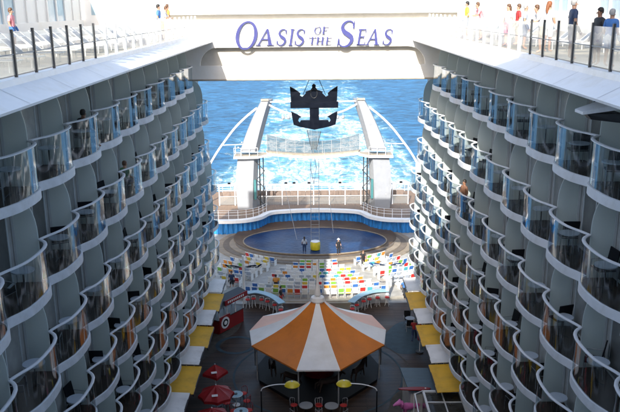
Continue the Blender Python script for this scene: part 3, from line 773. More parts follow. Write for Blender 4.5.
# ================================================================== LEFT: red parasols, tables, booth
def parasol(name, label, u, v, r, z, n=8, sq=False, rz=0.2, tilt=0):
    c = on_z(u, v, z+.3)
    t = thing(name, label, 'parasol', (c.x, c.y, 0), rz, 'red parasols on the left promenade')
    g = MB(); ringr = [(r*math.cos(2*PI*q/n), r*math.sin(2*PI*q/n)) for q in range(n)]
    K_ = 6; vs = []; fs = []
    seg = n*4
    def edge(q):
        k = q//4; s_ = (q % 4)/4; a, b_ = Vector(ringr[k % n]), Vector(ringr[(k+1) % n]); p = a.lerp(b_, s_); return p*(1-.06*math.sin(PI*s_))
    for j in range(K_+1):
        tt = j/K_
        for q in range(seg):
            p = edge(q)*(1-tt*.97); vs.append((p.x, p.y, z+.55*(tt**.85)-.05*math.sin(PI*tt)*math.sin(PI*((q % 4)/4))))
    fs = [(j*seg+q, j*seg+(q+1) % seg, (j+1)*seg+(q+1) % seg, (j+1)*seg+q) for j in range(K_) for q in range(seg)]
    g.add(vs, fs); vs2 = []
    for q in range(seg): p = edge(q); vs2 += [(p.x, p.y, z), (p.x*1.01, p.y*1.01, z-.16)]
    g.add(vs2, [(2*q, 2*((q+1) % seg), 2*((q+1) % seg)+1, 2*q+1) for q in range(seg)])
    g.build('canopy', M['red'], t)
    g = MB(); g.tube([(0, 0, 0), (0, 0, z+.6)], .03); g.build('pole', M['white'], t)
    g = MB(); g.disc((0, 0), .3, 0, .08); g.build('base', M['dark'], t)
    # white printed patch on the slope
    g = MB()
    for s_ in (1,):
        y = -s_*r*.62; zz = z+.55*((1-.62)**.85)+.015
        g.cbox((-.12, y, zz), (.34, .15, .012), tilt=.42)
    g.build('printed_patch', M['cloth_white'], t)
    return t
parasol('parasol', 'red eight sided parasol beside the round blue table, middle of the three red shades', 216, 389, 1.05, 2.35)
parasol('parasol', 'red parasol cut by the bottom of the picture left of the tables', 212, 412, 1.05, 2.35)
parasol('parasol', 'small square red parasol, farthest of the three red shades', 215, 368, .78, 2.3, 4, rz=.25)
def blue_table(u, v, lab, k):
    c = on_z(u, v, .74)
    t = round_table(lab, (c.x, c.y, 0), .42, M['lightblue'], 'light blue round tables by the red parasols', M['white'])
    g = MB(); g.disc((0, 0), .09, .747, .80, 12); g.build('centre_hub', M['dark'], t)
    g = MB(); g.tube([(.42*math.cos(a), .42*math.sin(a), .735) for a in [2*PI*i/28 for i in range(29)]], .014, 6, 0, False); g.build('metal_edge', M['white'], t)
    return c
c1 = blue_table(236, 394, 'light blue round table right of the middle red parasol', 0)
c2 = blue_table(241, 411, 'light blue round table at the bottom edge of the picture', 1)
rp = None
for ci, c in enumerate((c1, c2)):
    nm = 'middle' if ci == 0 else 'nearest'
    for q, an in enumerate((-.4, 1.0, 2.3, 3.9)):
        p = (c.x+.75*math.cos(an), c.y+.75*math.sin(an), 0)
        if p[0] < -6.0: continue
        lab = f'red slatted metal chair at the {("right", "far", "far left", "near left")[q]} side of the {nm} light blue table'
        if rp is None: rp = make_cafe_chair(lab, M['seat_red'], M['redpaint'], p, an-PI/2, 'red metal chairs at the blue tables')
        else: dup(rp, p, an-PI/2, lab)

# right promenade: closed parasol, dark tables
c = on_z(419.5, 352, 0)
t = thing('closed_parasol', 'folded red parasol standing beside the right hand awnings', 'parasol', (c.x, c.y, 0))
g = MB(); g.tube([(0, 0, 0), (0, 0, 2.3)], .03); g.build('pole', M['white'], t)
g = MB(); g.lathe([(0, 2.35), (.05, 2.3), (.13, 1.7), (.19, 1.15), (.15, .95), (0, 1.0)], 12); g.build('canopy', M['red'], t)
g = MB(); g.disc((0, 0), .28, .005, .08); g.build('base', M['dark'], t)
for k_, (u_, v_) in enumerate(((410.0, 318),)):
    c = on_z(u_, v_, .74); w_ = 'only'
    round_table('small dark round table at the edge of the right awnings behind the person in red', (c.x, c.y, 0), .36, M['grey'], 'dark tables beside the right awnings')
    for q, (dx, dy, wh) in enumerate(((-.1, .62, 'far'), (-.1, -.62, 'near'))):
        ch = tag(put('cafe_chair', CJ, None, (c.x+dx, c.y+dy, 0), 0 if q == 0 else PI), f'black chair on the {wh} side of the small dark table by the right awnings', 'chair', 'black chairs by the right awnings')
# red booth (old fashioned stall)
bpos = on_z(226, 326, 0)
bt = thing('snack_booth', 'dark red vintage snack booth with white posts and round white dial', 'booth', (bpos.x, bpos.y, 0), math.radians(-34))
g = MB(); g.cbox((0, 0, .55), (1.1, 3.0, 1.1)); g.cbox((0, 0, 1.13), (1.25, 3.15, .06), 1); g.build('counter', [M['redpaint'], M['dark']], bt)
g = MB(); g.prism([(-.85, 2.25), (.85, 2.25), (.7, 2.55), (0, 2.72), (-.7, 2.55)], -1.7, 1.7, 'y'); g.build('roof', M['dark'], bt)
g = MB(); g.box(.851, .90, -1.0, 1.65, 2.2, 2.62); g.box(-.85, .85, -1.76, -1.703, 2.2, 2.6); g.build('sign_board', M['redpaint'], bt)
g = MB()
for k in range(9):
    y = -.7+k*.22; g.box(.902, .915, y, y+.12, 2.33, 2.50)
    g.box(-.4+k*.09, -.34+k*.09, -1.775, -1.762, 2.34, 2.46)
g.build('sign_writing', M['cloth_white'], bt)
for x in (-.6, .6):
    for y in (-1.45, -.5, .5, 1.45):
        g = MB(); g.tube([(x, y, 1.16), (x, y, 2.3)], .04, 8); g.build('post', M['white'], bt)
g = MB(); g.cbox((.62, -.85, .72), (.14, 1.2, 1.25)); g.build('front_panel', M['redpaint'], bt)
g = MB(); cseg = 24
for rr_, x0_, x1_, mi_ in ((.46, .695, .72, 0), (.30, .721, .735, 1), (.17, .736, .75, 0)):
    g.prism([(-.85+rr_*math.cos(2*PI*q/cseg), .78+rr_*math.sin(2*PI*q/cseg)) for q in range(cseg)], x0_, x1_, 'x', mi_)
g.build('dial', [M['cloth_white'], M['black']], bt)

# ================================================================== RIGHT: flat roof, board, pink dog, skylight
rc = [on_z(*p, 2.9) for p in ((400, 367.5), (434, 368), (441, 390), (409, 391))]
fr = thing('flat_roof_kiosk', 'low kiosk with blue grey flat roof beside the yellow awning', 'kiosk', (0, 0, 0))
g = MB(); n = 4; g.prism([(p.x, p.y) for p in rc], 2.82, 2.9); g.build('roof', M['bluegrey'], fr)
cx = sum(p.x for p in rc)/4; cy = sum(p.y for p in rc)/4
g = MB(); g.prism([(cx+(p.x-cx)*.85, cy+(p.y-cy)*.85) for p in rc], .02, 2.81); g.build('wall', M['wall'], fr)
for v_, u_, lab in ((388.3, 414.5, 'red surfboard shaped sign board lying above the pink dog figure'),):
    c = on_z(u_, v_, 3.0); t = thing('surfboard_sign', lab, 'sign', (c.x, c.y, 2.95))
    L_ = 1.85/2; pts = [(L_*math.cos(a), .17*math.sin(a)*(1+.15*math.cos(a))) for a in [2*PI*i/28 for i in range(28)]]
    g = MB(); g.prism(pts, 0, .06); g.build('board', M['redpaint'], t)
    g = MB(); g.disc((.62, .0), .05, .062, .07, 10); g.build('emblem', M['cloth_white'], t)
    g = MB(); g.tube([(0, 0, 0), (0, 0, -2.95)], .04); g.build('post', M['white'], t)
c = on_z(411, 403, 2.0)
dog = thing('dog_figure', 'pink long bodied dog figure beside the dark glazed skylight', 'statue', (c.x, c.y, 1.1), math.radians(200))
g = MB()
g.tube(catmull([(-.75, 0, 1.15), (-.68, 0, .95), (-.45, 0, .80), (0, 0, .72), (.42, 0, .78), (.62, 0, .98)], 4), [.03, .05, .06, .07, .10, .13, .17, .19, .20, .20, .20, .20, .20, .21, .22, .22, .2, .18, .17, .15, .14], 12)
g.tube([(.58, 0, 1.0), (.72, 0, 1.08), (.95, 0, 1.02), (1.12, 0, .96)], [.15, .17, .10, .05], 10)
for x, dx in ((-.36, -.05), (.40, .05)):
    for s in (-1, 1): g.tube([(x, s*.12, .7), (x-.04, s*.14, .38), (x+dx, s*.14, .10), (x+dx+.1, s*.14, .05)], [.10, .06, .045, .04], 8)
g.tube([(-.7, 0, 1.05), (-.9, 0, 1.35), (-.98, 0, 1.55)], [.05, .035, .015], 8)
g.build('body', M['pink'], dog)
for s in (-1, 1):
    g = MB(); g.tube([(.66, s*.13, 1.18), (.64, s*.2, 1.05), (.66, s*.2, .84)], [.05, .08, .05], 8); g.build('ear', M['pink'], dog)
g = MB(); g.disc((0, 0), .45, -1.1, .06, 16); g.build('plinth', M['dark'], dog)
# white railing stays in front
sk = thing('skylight', 'white framed dark glass skylight box at the bottom right', 'skylight', (0, 0, 0))
q4 = [on_z(*p, 3.3) for p in ((423, 390.5), (459, 390.0), (466, 425), (424, 425))]
X0, X1 = q4[0].x, q4[1].x; Yf, Yn = q4[0].y, q4[3].y
g = MB(); g.box(X0, X1, Yn, Yf, .02, 3.2); g.build('glazing', M['doorglass'], sk)
g = MB()
fw = .07
g.box(X0-.05, X0+fw, Yn, Yf+.05, 3.21, 3.3); g.box(X1-fw, X1+.05, Yn, Yf+.05, 3.21, 3.3); g.box(X0+fw, X1-fw, Yf-fw, Yf+.05, 3.21, 3.3)
mx_ = (X0+X1)/2
for f_ in (.33, .66): g.box(X0+fw, X1-fw, Yf-(Yf-Yn)*f_-.03, Yf-(Yf-Yn)*f_+.03, 3.215, 3.27)
g.box(mx_-.03, mx_+.03, Yn, Yf-fw, 3.212, 3.275)
g.build('frame', M['slab'], sk)
g = MB(); a = on_z(415, 394, 3.6); b_ = on_z(420, 420, 3.6); g.tube([(a.x, a.y, 3.6), (b_.x, b_.y, 3.6)], .035); g.tube([(a.x, a.y, 3.6), (X0, Yf, 3.3)], .03); g.build('handrail', M['slab'], sk)
g = MB(); g.box(X1+.06, XW-.02, Yn, Yf, 3.0, 3.28); tag(g.build('terrace_slab', M['white_awning']), 'pale grey flat slab between the skylight and the right wall', 'slab')

# ================================================================== CURVED BAR COUNTERS and stools
stp = None
for idx, (pts, side) in enumerate((([(247, 292.5), (256, 291.5), (266, 293.5), (275, 297.5), (282, 303)], 'left'), ([(351, 302), (358, 296.5), (367, 292.5), (377, 290.5), (388, 290)], 'right'))):
    w = [on_z(u, v, 1.1) for u, v in pts]
    c = w[2]; t = thing('bar_counter', f'curved light blue bar counter behind the {side} of the carousel', 'bar counter', (c.x, c.y, 0))
    pth = [(p[0]-c.x, p[1]-c.y, 1.05) for p in catmull([(p.x, p.y) for p in w], 5)]
    g = MB(); g.sweep(pth, [(-.3, 0), (-.3, .06), (.3, .06), (.3, 0)], sm=False); g.build('countertop', M['lightblue'], t)
    g = MB(); g.sweep([(x, y, 0.02) for x, y, z in pth], [(-.02, 0), (-.02, 1.02), (.02, 1.02), (.02, 0)], sm=False); g.build('panel', M['grey'], t)
    for k in range(6):
        p = pth[1+int(k*(len(pth)-3)/5)]
        x, y = c.x+p[0], c.y+p[1]-.65
        lab = f'white stool with red seat at the {side} curved bar, {ORD[k]} from its left end'
        if stp is None:
            st = thing('bar_stool', lab, 'stool', (x, y, 0), 0, 'red and white stools at the curved bars')
            g = MB(); g.disc((0, 0), .19, .70, .77, 14); g.build('seat', M['seat_red'], st)
            g = MB(); g.tube([(.18*math.cos(a), .18*math.sin(a), .95) for a in [PI*i/8 for i in range(9)]], .018, 6)
            g.tube([(.18, 0, .95), (.17, 0, .73)], .012, 5); g.tube([(-.18, 0, .95), (-.17, 0, .73)], .012, 5); g.build('backrest', M['white'], st)
            for q in range(4):
                an = PI/4+q*PI/2; g = MB(); g.tube([(.1*math.cos(an), .1*math.sin(an), .7), (.22*math.cos(an), .22*math.sin(an), 0)], .016, 6); g.build('leg', M['white'], st)
            stp = st
        else: dup(stp, (x, y, 0), random.uniform(-.4, .4), lab)
# masts with blue sails
for idx, (u, vb, vt, sv) in enumerate(((244.4, 303, 256, 267), (387, 302, 262, 265))):
    p = on_z(u, vb, 0); top = on_y(u, vt, p.y).z; zs = on_y(u, sv, p.y).z
    side = 'left' if idx == 0 else 'right'
    t = thing('sail_mast', f'white mast with {"dark blue" if idx == 0 else "bright blue"} sail ornament on the {side} of the seating', 'mast', (p.x, p.y, 0))
    g = MB(); g.tube([(0, 0, 0), (0, 0, .2), (0, 0, 2.2), (0, 0, top)], [.22, .15, .13, .07], 10); g.build('pole', M['white_sun'], t)
    g = MB()
    for s in (-1, 1):
        for k in range(3):
            b0 = .1+k*.42
            g.add([(s*b0, 0, zs+.0+.1*math.sin(k*2)), (s*(b0+.5), -.25+.2*k, zs+.18), (s*(b0+.62), .1, zs-.08+.12*k), (s*(b0+.25), .35, zs-.2)], [(0, 1, 2, 3)])
    g.v = g.v+[(x, y, z+.03) for x, y, z in g.v]; m_ = len(g.v)//2
    g.f += [tuple(i+m_ for i in f) for f in g.f]; g.m *= 2; g.smooth *= 2
    g.build('sail', M['cloth_navy'] if idx == 0 else M['cloth_blue'], t)
    g = MB(); g.tube([(-1.2, 0, zs+.02), (1.2, 0, zs+.02)], .025); g.build('crossbar', M['white_sun'], t)

# ================================================================== THEATRE SEATS
def theatre_seat_mesh(cname):
    g = MB()
    g.cbox((0, -.02, .42), (.48, .46, .05), 0); g.cbox((0, -.26, .71), (.44, .05, .36), 0, tilt=.15); g.cbox((0, -.25, .68), (.47, .03, .50), 1, tilt=.15)
    g.box(-.27, -.245, -.28, .2, 0, .62, 1); g.box(.245, .27, -.28, .2, 0, .62, 1)
    g.box(-.28, .28, -.30, -.275, .90, .95, 1); g.box(-.244, .244, .2, .23, .36, .42, 1)
    return g.mesh('theatre_seat', [M[cname], M['seat_white']])
SC = {'red': 'seat_red', 'blue': 'seat_blue', 'green': 'seat_green', 'orange': 'seat_orange', 'yellow': 'seat_yellow', 'white': 'seat_white', 'teal': 'seat_teal', 'pale grey': 'seat_grey'}
SMesh = {k: theatre_seat_mesh(v) for k, v in SC.items()}
wts = [('white', 9), ('pale grey', 5), ('red', 3), ('blue', 2.2), ('green', 2.6), ('orange', 2), ('yellow', 1.6), ('teal', 1.4)]
cols, ws = zip(*wts)
PC = Vector((.1, 78.4))          # centre of the pool
nseat = 0
# terraces under the rows
for r in range(10):
    rad = 8.9+r*1.22
    yl = PC.y-rad; z = gz(yl)+.02
    a0, a1 = math.radians(-90-48+r*2.2), math.radians(-90+48-r*2.2)
    pth = [(PC.x+rad*math.cos(a)*1.12, PC.y+rad*math.sin(a)) for a in [a0+(a1-a0)*i/36 for i in range(37)]]
    g = MB(); vs = []; n_ = len(pth)
    zt = gz(yl)+.22
    g.sweep([(x, y, 0) for x, y in pth], [(-.42, gz(yl)-1.2), (-.42, zt), (.72, zt), (.72, gz(yl)-1.2)], sm=False)
    struct(g.build('terrace_step', M['stone']))
    cnt = 0
    seg = .575/ (rad*1.06)
    na = int((a1-a0)/seg)
    for i in range(na):
        a = a0+(i+.5)*(a1-a0)/na
        off = math.degrees(a)+90
        if abs(abs(off)-17.5) < 52/rad/1.05 or abs(off) > 46-r*2.2: continue
        if nseat >= 298: break
        if random.random() < .03: continue
        x = PC.x+rad*math.cos(a)*1.12; y = PC.y+rad*math.sin(a)
        if abs(x) > 8.6 and y > 55 and y < 60: continue
        cname = random.choices(cols, ws)[0]; cnt += 1; nseat += 1
        lab = f'{cname} theatre seat, {ORD[min(cnt-1, 37)]} from the left in the {ORD[r]} row up from the pool'
        tag(put('theatre_seat', SMesh[cname], None, (x, y, zt+.005), a+PI/2), lab, 'seat', 'coloured seats of the pool theatre')
print('seats', nseat)

# ================================================================== POOL, STEPS, STAGE
M['step_stone'] = mat('step_stone', (.27, .22, .16), .7, var=.2, dirt=.3, scale=1.5, bump=.2)
M['step_tan'] = mat('step_dark', (.15, .12, .09), .7, var=.2, dirt=.3, scale=1.5, bump=.2)
def ell(a, b, n=64, c=(PC.x, PC.y), p0=0, p1=2*PI): return [(c[0]+a*math.cos(p0+(p1-p0)*i/n), c[1]+b*math.sin(p0+(p1-p0)*i/n)) for i in range(n)]
for k, (a, b, z0, z1, m) in enumerate(((10.9, 8.0, -1.49, -1.42, 'stone'), (10.2, 7.2, -1.49, -1.36, 'tan'), (9.5, 6.4, -1.49, -1.30, 'stone'), (8.8, 5.7, -1.49, -1.24, 'tan'))):
    g = MB(); g.prism(ell(a, b), z0, z1); struct(g.build('pool_step', M['step_'+m]))
g = MB(); g.prism(ell(9.2, 7.0, c=(PC.x, PC.y+1.9)), -1.235, -1.20); struct(g.build('stage_floor', M['bronze']))
g = MB(); g.prism(ell(7.9, 4.9, c=(PC.x, PC.y+.1)), -1.195, -1.17); struct(g.build('pool_water', M['pool']))
g = MB(); g.sweep(ell(7.95, 4.95, c=(PC.x, PC.y+.1)), [(-.06, -1.19), (-.06, -1.10), (.06, -1.10), (.06, -1.19)], closed=True); struct(g.build('pool_edge', M['step_stone']))

# terrace around the stage: curtain wall, rim, deck
base = [(-15.5, 82.4), (-12.5, 82.2), (-10, 82.1), (-8, 82.5), (-6.6, 83.6), (-5.8, 85.2), (-4.8, 86.0), (-2.5, 86.5), (0, 86.7)]
base = base+[(-x, y) for x, y in base[-2::-1]]
pth = catmull(base, 10); pth = [(p[0]+.15, p[1]) for p in pth]
te = thing('stage_terrace', 'raised stern terrace with white rim and blue curtain wall round the pool', 'terrace', (0, 88, -1.5))
L2 = lambda x, y, z: (x, y-88, z+1.5)
dense = catmull(pth[::2], 12)
g = MB(); nd = len(dense); vs = []
s_acc = 0
for i, p in enumerate(dense):
    a, c = dense[max(0, i-1)], dense[min(nd-1, i+1)]; t_ = (c-a).normalized(); nrm = Vector((t_.y, -t_.x))
    if i: s_acc += (dense[i]-dense[i-1]).length
    w = .07*math.sin(s_acc*11)+.03*math.sin(s_acc*4.3)
    q = p+nrm*w
    vs += [L2(q.x, q.y, -1.48), L2(q.x, q.y, -.10)]
g.add(vs, [(2*i, 2*i+2, 2*i+3, 2*i+1) for i in range(nd-1)], 0, True); g.build('curtain', M['blue_curtain'], te)
g = MB(); g.sweep([L2(x, y, 0) for x, y in pth], [(-.25, -.10), (-.25, .25), (.45, .25), (.45, -.10)], sm=False); g.build('rim', M['white'], te)
dk = [(x, y-.0) for x, y in pth]; 
g = MB(); g.prism([(x, y-88+.26) for x, y in pth]+[(15.5, 8), (-15.5, 8)], 1.5-.01, 1.5+.15); g.build('deck', M['deckwood'], te)
g = MB(); g.prism([(x, y-88+.5) for x, y in pth]+[(15.5, 7.9), (-15.5, 7.9)], .02, 1.5-.02); g.build('bulkhead', M['brownfence'], te)
# rim railing
rl = thing('terrace_railing', 'slim white railing following the curved stage rim', 'railing', (0, 88, .25))
pr = [(x, y+.2-88) for x, y in pth]
for zz in (.45, .8, 1.05):
    for s_ in (-1, 1): g = MB(); g.tube([(x, y, zz) for x, y in pr if s_*x > 5.6], .022, 5); g.build('rail', M['white'], rl)
pm = MB(); pm.tube([(0, 0, 0), (0, 0, 1.05)], .03, 6); pm = pm.mesh('post', M['white'])
for i in range(0, len(pr), 5):
    if abs(pr[i][0]) > 5.6: put('post', pm, rl, (pr[i][0], pr[i][1], 0))
# tall windbreak
wb = thing('windbreak', 'tall glass windbreak with white posts at the ship stern', 'windbreak', (0, 88.9, .15))
pm = MB(); pm.box(-.055, .055, -.05, .05, 0, 2.55); pm = pm.mesh('post', M['white'])
gm = MB(); gm.box(.07, 1.88, -.01, .01, .1, 1.1); gm = gm.mesh('glass_pane', M['railglass'])
for i in range(-6, 7):
    put('post', pm, wb, (i*1.95, 0, 0))
    if i < 6: put('glass_pane', gm, wb, (i*1.95, 0, 0))
g = MB(); g.box(-11.76, 11.76, -.08, .08, 2.555, 2.68); g.build('top_rail', M['white'], wb)
for z_ in (1.12, 1.85): g = MB(); g.box(-11.7, 11.7, -.03, .03, z_, z_+.05); g.build('mid_rail', M['slab'], wb)
# low brown screen and stern rail behind it
sr = thing('stern_railing', 'white stern railing behind the glass windbreak', 'railing', (0, 95.6, .15))
pm = MB(); pm.tube([(0, 0, 0), (0, 0, 1.1)], .028, 6); pm = pm.mesh('post', M['white'])
for i in range(-13, 14): put('post', pm, sr, (i*1.1, 0, 0))
for zz in (.3, .55, .8, 1.08):
    g = MB(); g.tube([(-14.4, 0, zz), (14.4, 0, zz)], .02, 5); g.build('rail', M['white'], sr)
scr = MB()
for i in range(24):
    x = -11.8+i*.98; scr.box(x, x+.93, 0, .05, 0, .85)
tag(scr.build('deck_screen', M['brownfence'], None, (0, 93.2, .155)), 'low brown slatted screen on the stern deck behind the windbreak', 'screen')
for k, (u, v) in enumerate(((286, 187), (309, 186.5), (401, 182), (294, 178.5), (340, 178), (229, 182))):
    p = on_y(u, v, 88.9)
    t = thing('floodlight', f'small black floodlight on the stern windbreak, {ORD[k]} of a scattered set', 'floodlight', (p.x, 88.9, 2.835))
    t['label'] = ['small black floodlight left of the diving ladder on the windbreak rail', 'small black floodlight just beside the diving ladder on the windbreak rail', 'small black floodlight at the right end of the windbreak rail', 'second black floodlight from the left tower on the windbreak', 'small black floodlight right of the diving ladder on the windbreak rail', 'small black floodlight at the left end of the windbreak rail'][k]
    t['group'] = 'black floodlights on the stern windbreak'
    g = MB(); g.cbox((0, 0, .12), (.34, .16, .16), tilt=.3); g.build('housing', M['black'], t)
    g = MB(); g.box(-.02, .02, -.02, .02, -.0, .05); g.build('bracket', M['dark'], t)
    if k == 0: pass

# ================================================================== TOWERS
TY = 87.0
def px2(u, v, y): p = on_y(u, v, y); return (p.x, p.z)
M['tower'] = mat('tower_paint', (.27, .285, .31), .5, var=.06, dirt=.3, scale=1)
TZ = .15
def tower(sgn, side):
    t = thing('tower', f'{side} tall white leaning blade tower beside the stage', 'tower', (sgn*8.3, TY, TZ), 0, 'pair of leaning white towers at the stern')
    ox = sgn*8.3; oz = TZ
    def loft(sec, nm, m, d=1.3, inner=.42):    # sec: list of (x_out, x_in, z) absolute, mirrored by sgn
        g = MB(); vs = []
        for xo, xi, z in sec:
            for x, y in ((xo, 0), (xi, 0), (xi-inner*(1 if True else 0), .9), (xi-inner-.05, d), (xo+.1, d)):
                vs.append((sgn*x-ox, y, z-oz))
        k = 5
        for i in range(len(sec)-1):
            for q in range(k):
                a, b_ = i*k+q, i*k+(q+1) % k
                g.add([], [], 0)
        fs = []; mi = []
        g = MB(); g.v = vs
        for i in range(len(sec)-1):
            for q in range(k):
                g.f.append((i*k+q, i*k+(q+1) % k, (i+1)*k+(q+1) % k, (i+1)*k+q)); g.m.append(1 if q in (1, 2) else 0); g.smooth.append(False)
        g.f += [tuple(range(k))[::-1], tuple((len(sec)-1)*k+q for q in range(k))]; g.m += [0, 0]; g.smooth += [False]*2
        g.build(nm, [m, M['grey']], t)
        return sec
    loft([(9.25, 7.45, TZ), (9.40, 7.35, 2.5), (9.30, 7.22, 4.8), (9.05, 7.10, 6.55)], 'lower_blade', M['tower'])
    up = []
    for i in range(11):
        s_ = i/10; z = 7.25+(13.4-7.25)*s_
        xo = 8.72-2.05*s_-.72*s_**2.2; xi = 6.98-1.45*s_-.33*s_**2
        up.append((xo, xi, z))
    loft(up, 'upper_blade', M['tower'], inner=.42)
    g = MB()
    for (x, z) in ((-.35, 2.1), (.35, 1.7), (.1, 8.2), (.55, 7.6)):
        g.box(sgn*(8.4+x)-ox-.09, sgn*(8.4+x)-ox+.09, -.02, .0, z, z+.14)
    g.build('hatch', M['grey'], t)
    # platform with rail
    g = MB(); g.prism([(sgn*9.5-ox, -.6), (sgn*6.6-ox, -.45), (sgn*5.5-ox, .9), (sgn*5.6-ox, 1.9), (sgn*9.5-ox, 1.5)][::sgn], 6.36, 6.62); g.build('platform', M['white'], t)
    g = MB(); g.prism([(sgn*9.42-ox, -.52), (sgn*6.6-ox, -.38), (sgn*5.6-ox, .9), (sgn*5.7-ox, 1.85), (sgn*9.42-ox, 1.42)][::sgn], 6.624, 6.66); g.build('platform_floor', M['tan'], t)
    rp_ = [(sgn*9.42-ox, 1.3), (sgn*9.42-ox, -.5), (sgn*8.6-ox, -.47), (sgn*7.6-ox, -.43), (sgn*6.62-ox, -.38)]
    for k_, (x, y) in enumerate(rp_):
        g = MB(); g.tube([(x, y, 6.66), (x, y, 7.65)], .03, 5); g.build('post', M['white'], t)
    for zz in (7.15, 7.65):
        g = MB(); g.tube([(x, y, zz) for x, y in rp_], .022, 5); g.build('rail', M['white'], t)
    # stair cage and equipment on the inner side
    g = MB(); g.tube([(sgn*6.5-ox, .5, 0), (sgn*6.5-ox, .5, 6.3)], .09, 8); g.tube([(sgn*6.1-ox, 1.2, 0), (sgn*6.1-ox, 1.2, 6.3)], .06, 8)
    for k_ in range(5): g.tube([(sgn*(6.9 if k_ % 2 else 5.9)-ox, .4, .3+k_*1.1), (sgn*(5.9 if k_ % 2 else 6.9)-ox, .4, 1.4+k_*1.1)], .05, 6)
    g.build('stair_frame', M['dark'], t)
    g = MB(); g.box(*sorted((sgn*7.22-ox, sgn*6.95-ox)), .1, .5, 1.2, 3.6); g.build('teal_panel', col('teal_panel', (.04, .16, .17)), t)
    # curved outer brace
    a = up[9]
    bp_ = [(abs(on_y(u_, v_, 88).x), 1.0, on_y(u_, v_, 88).z) for u_, v_ in ((257, 108), (246, 117), (235, 128), (225, 141), (216, 154), (208, 169), (203, 186), (201, 205))]
    g = MB(); g.tube(catmull([(sgn*x-ox, y, z-oz) for x, y, z in bp_], 6), .13, 8); g.tube([(sgn*8.3-ox, 1.0, 8.0-oz), (sgn*10.9-ox, 1.0, 7.9-oz)], .05, 6)
    g.build('brace', M['slab'], t)
    g = MB(); g.cbox((sgn*5.65-ox, .1, 13.42-oz), (.9, .5, .2)); g.build('cap', M['tan'], t)
    return t
tower(-1, 'left'); tower(1, 'right')
# cross truss between tower heads with hanging lamps
tr = thing('cross_truss', 'thin white truss spanning between the two tower tops behind the anchor', 'truss', (0, 87.6, 12.9))
g = MB(); g.tube([(-5.3, 0, .2), (5.3, 0, .2)], .09, 8); g.build('chord', M['white'], tr)
for s in (-1, 1):
    g = MB(); g.tube(catmull([(s*5.3, 0, -.1), (s*3.6, -.2, -.9), (s*1.8, -.3, -1.35), (0, -.3, -1.5)], 5), .11, 8); g.build('chord', M['white'], tr)
    for k in range(2):
        x = s*(2.9+.65*k)
        g = MB(); g.tube([(x, -.2, -1.0), (x, -.2, -1.45)], .03, 6); g.lathe([(0, 0), (.16, -.05), (.2, -.3), (.12, -.42), (0, -.42)], 10, 0, (x, -.2, -1.4)); g.build('spotlight', M['grey'], tr)
# catwalk between towers
cw = thing('catwalk', 'curved white catwalk with net fence joining the two towers', 'catwalk', (0, 88.6, 6.6))
arc = [(-5.6+11.2*i/20, 1.2*math.cos(PI*(i/20-.5))-.2) for i in range(21)]
def zarc(i): return -.62*math.sin(PI*i/20)
g = MB(); g.sweep([(x, y, zarc(i)) for i, (x, y) in enumerate(arc)], [(-.45, .0), (-.45, .32), (.45, .32), (.45, 0)], sm=False); g.build('beam', M['white'], cw)
g = MB(); g.sweep([(x, y, zarc(i)) for i, (x, y) in enumerate(arc)], [(-.5, .325), (-.5, .50), (.5, .50), (.5, .325)], sm=False); g.build('walkway', M['tan'], cw)
g = MB(); vs = []
for i, (x, y) in enumerate(arc): vs += [(x, y+.3, zarc(i)+.5), (x, y+.3, zarc(i)+.5+1.45+.5*abs(i/10-1)**2)]
g.add(vs, [(2*i, 2*i+2, 2*i+3, 2*i+1) for i in range(20)], 0, True); g.build('net', M['net'], cw)
for i in range(0, 21, 2):
    x, y = arc[i]; g = MB(); g.tube([(x, y+.3, zarc(i)+.5), (x, y+.3, zarc(i)+2.0+.5*abs(i/10-1)**2)], .03, 6); g.build('post', M['grey'], cw)
g = MB()
for q in (.5, 1.0, 1.45):
    g.tube([(x, y+.28, zarc(i)+.5+q+(.5*abs(i/10-1)**2 if q > 1.2 else 0)) for i, (x, y) in enumerate(arc)], .018, 5)
g.build('rail', M['grey'], cw)
g = MB(); g.add([(-.75, .5, 2.9), (.95, .5, 2.7), (.35, .5, .5), (-.2, .5, .5)], [(0, 1, 2, 3)]); g.build('centre_net', M['net'], cw)
for a_, b_ in (((-.75, .5, 2.9), (-.2, .5, .4)), ((.95, .5, 2.7), (.35, .5, .4))):
    g = MB(); g.tube([a_, b_], .04, 6); g.build('net_pole', M['dark'], cw)
for s in (-1, 1):
    g = MB(); g.tube([(s*.1, .6, -.3), (s*.35, .6, -1.8), (.05, .6, -3.9)], .03, 6); g.build('hanger', M['dark'], cw)
# diving ladder
lp = on_z(315.3, 250, -1.2)
ld = thing('rope_ladder', 'tall thin aluminium ladder hanging above the yellow drum at the pool edge', 'ladder', (lp.x, lp.y, -1.1))
for s in (-1, 1):
    g = MB(); g.tube([(s*.43, .1, .9), (s*.43, .3, 9.5)], .028, 6); g.build('side_rail', M['grey'], ld)
for k in range(18):
    g = MB(); g.tube([(-.43, .1+.02*k, 1.0+k*.42), (.43, .1+.02*k, 1.0+k*.42)], .018, 5); g.build('rung', M['grey'], ld)
for s in (-1, 1):
    g = MB(); g.tube([(s*.43, .3, 9.5), (s*.2, 11.5, 14.0)], .015, 4); g.build('cable', M['grey'], ld)
yd = thing('drum', 'bright yellow drum at the pool edge below the ladder', 'drum', (lp.x, lp.y, -1.10))
g = MB(); g.lathe([(0, 0), (.5, 0), (.53, .08), (.53, .75), (.46, .85)], 20); g.build('shell', M['lamp_yellow'], yd)
g = MB(); g.lathe([(.44, .851), (.5, .88), (.46, .93), (0, .93)], 20); g.build('rim', M['white'], yd)
for k, (a_, b_) in enumerate((((-1.9, 78.2), (-4.4, 87)), ((2.2, 80.5), (1.3, 87)))):
    g = MB(); g.tube([(a_[0], a_[1], -.95), (b_[0], b_[1], 7.5)], .025, 5); tag(g.build('stay_cable', M['grey']), f'thin grey stay cable rising from the pool on the {("left", "right")[k]} of the ladder', 'cable')

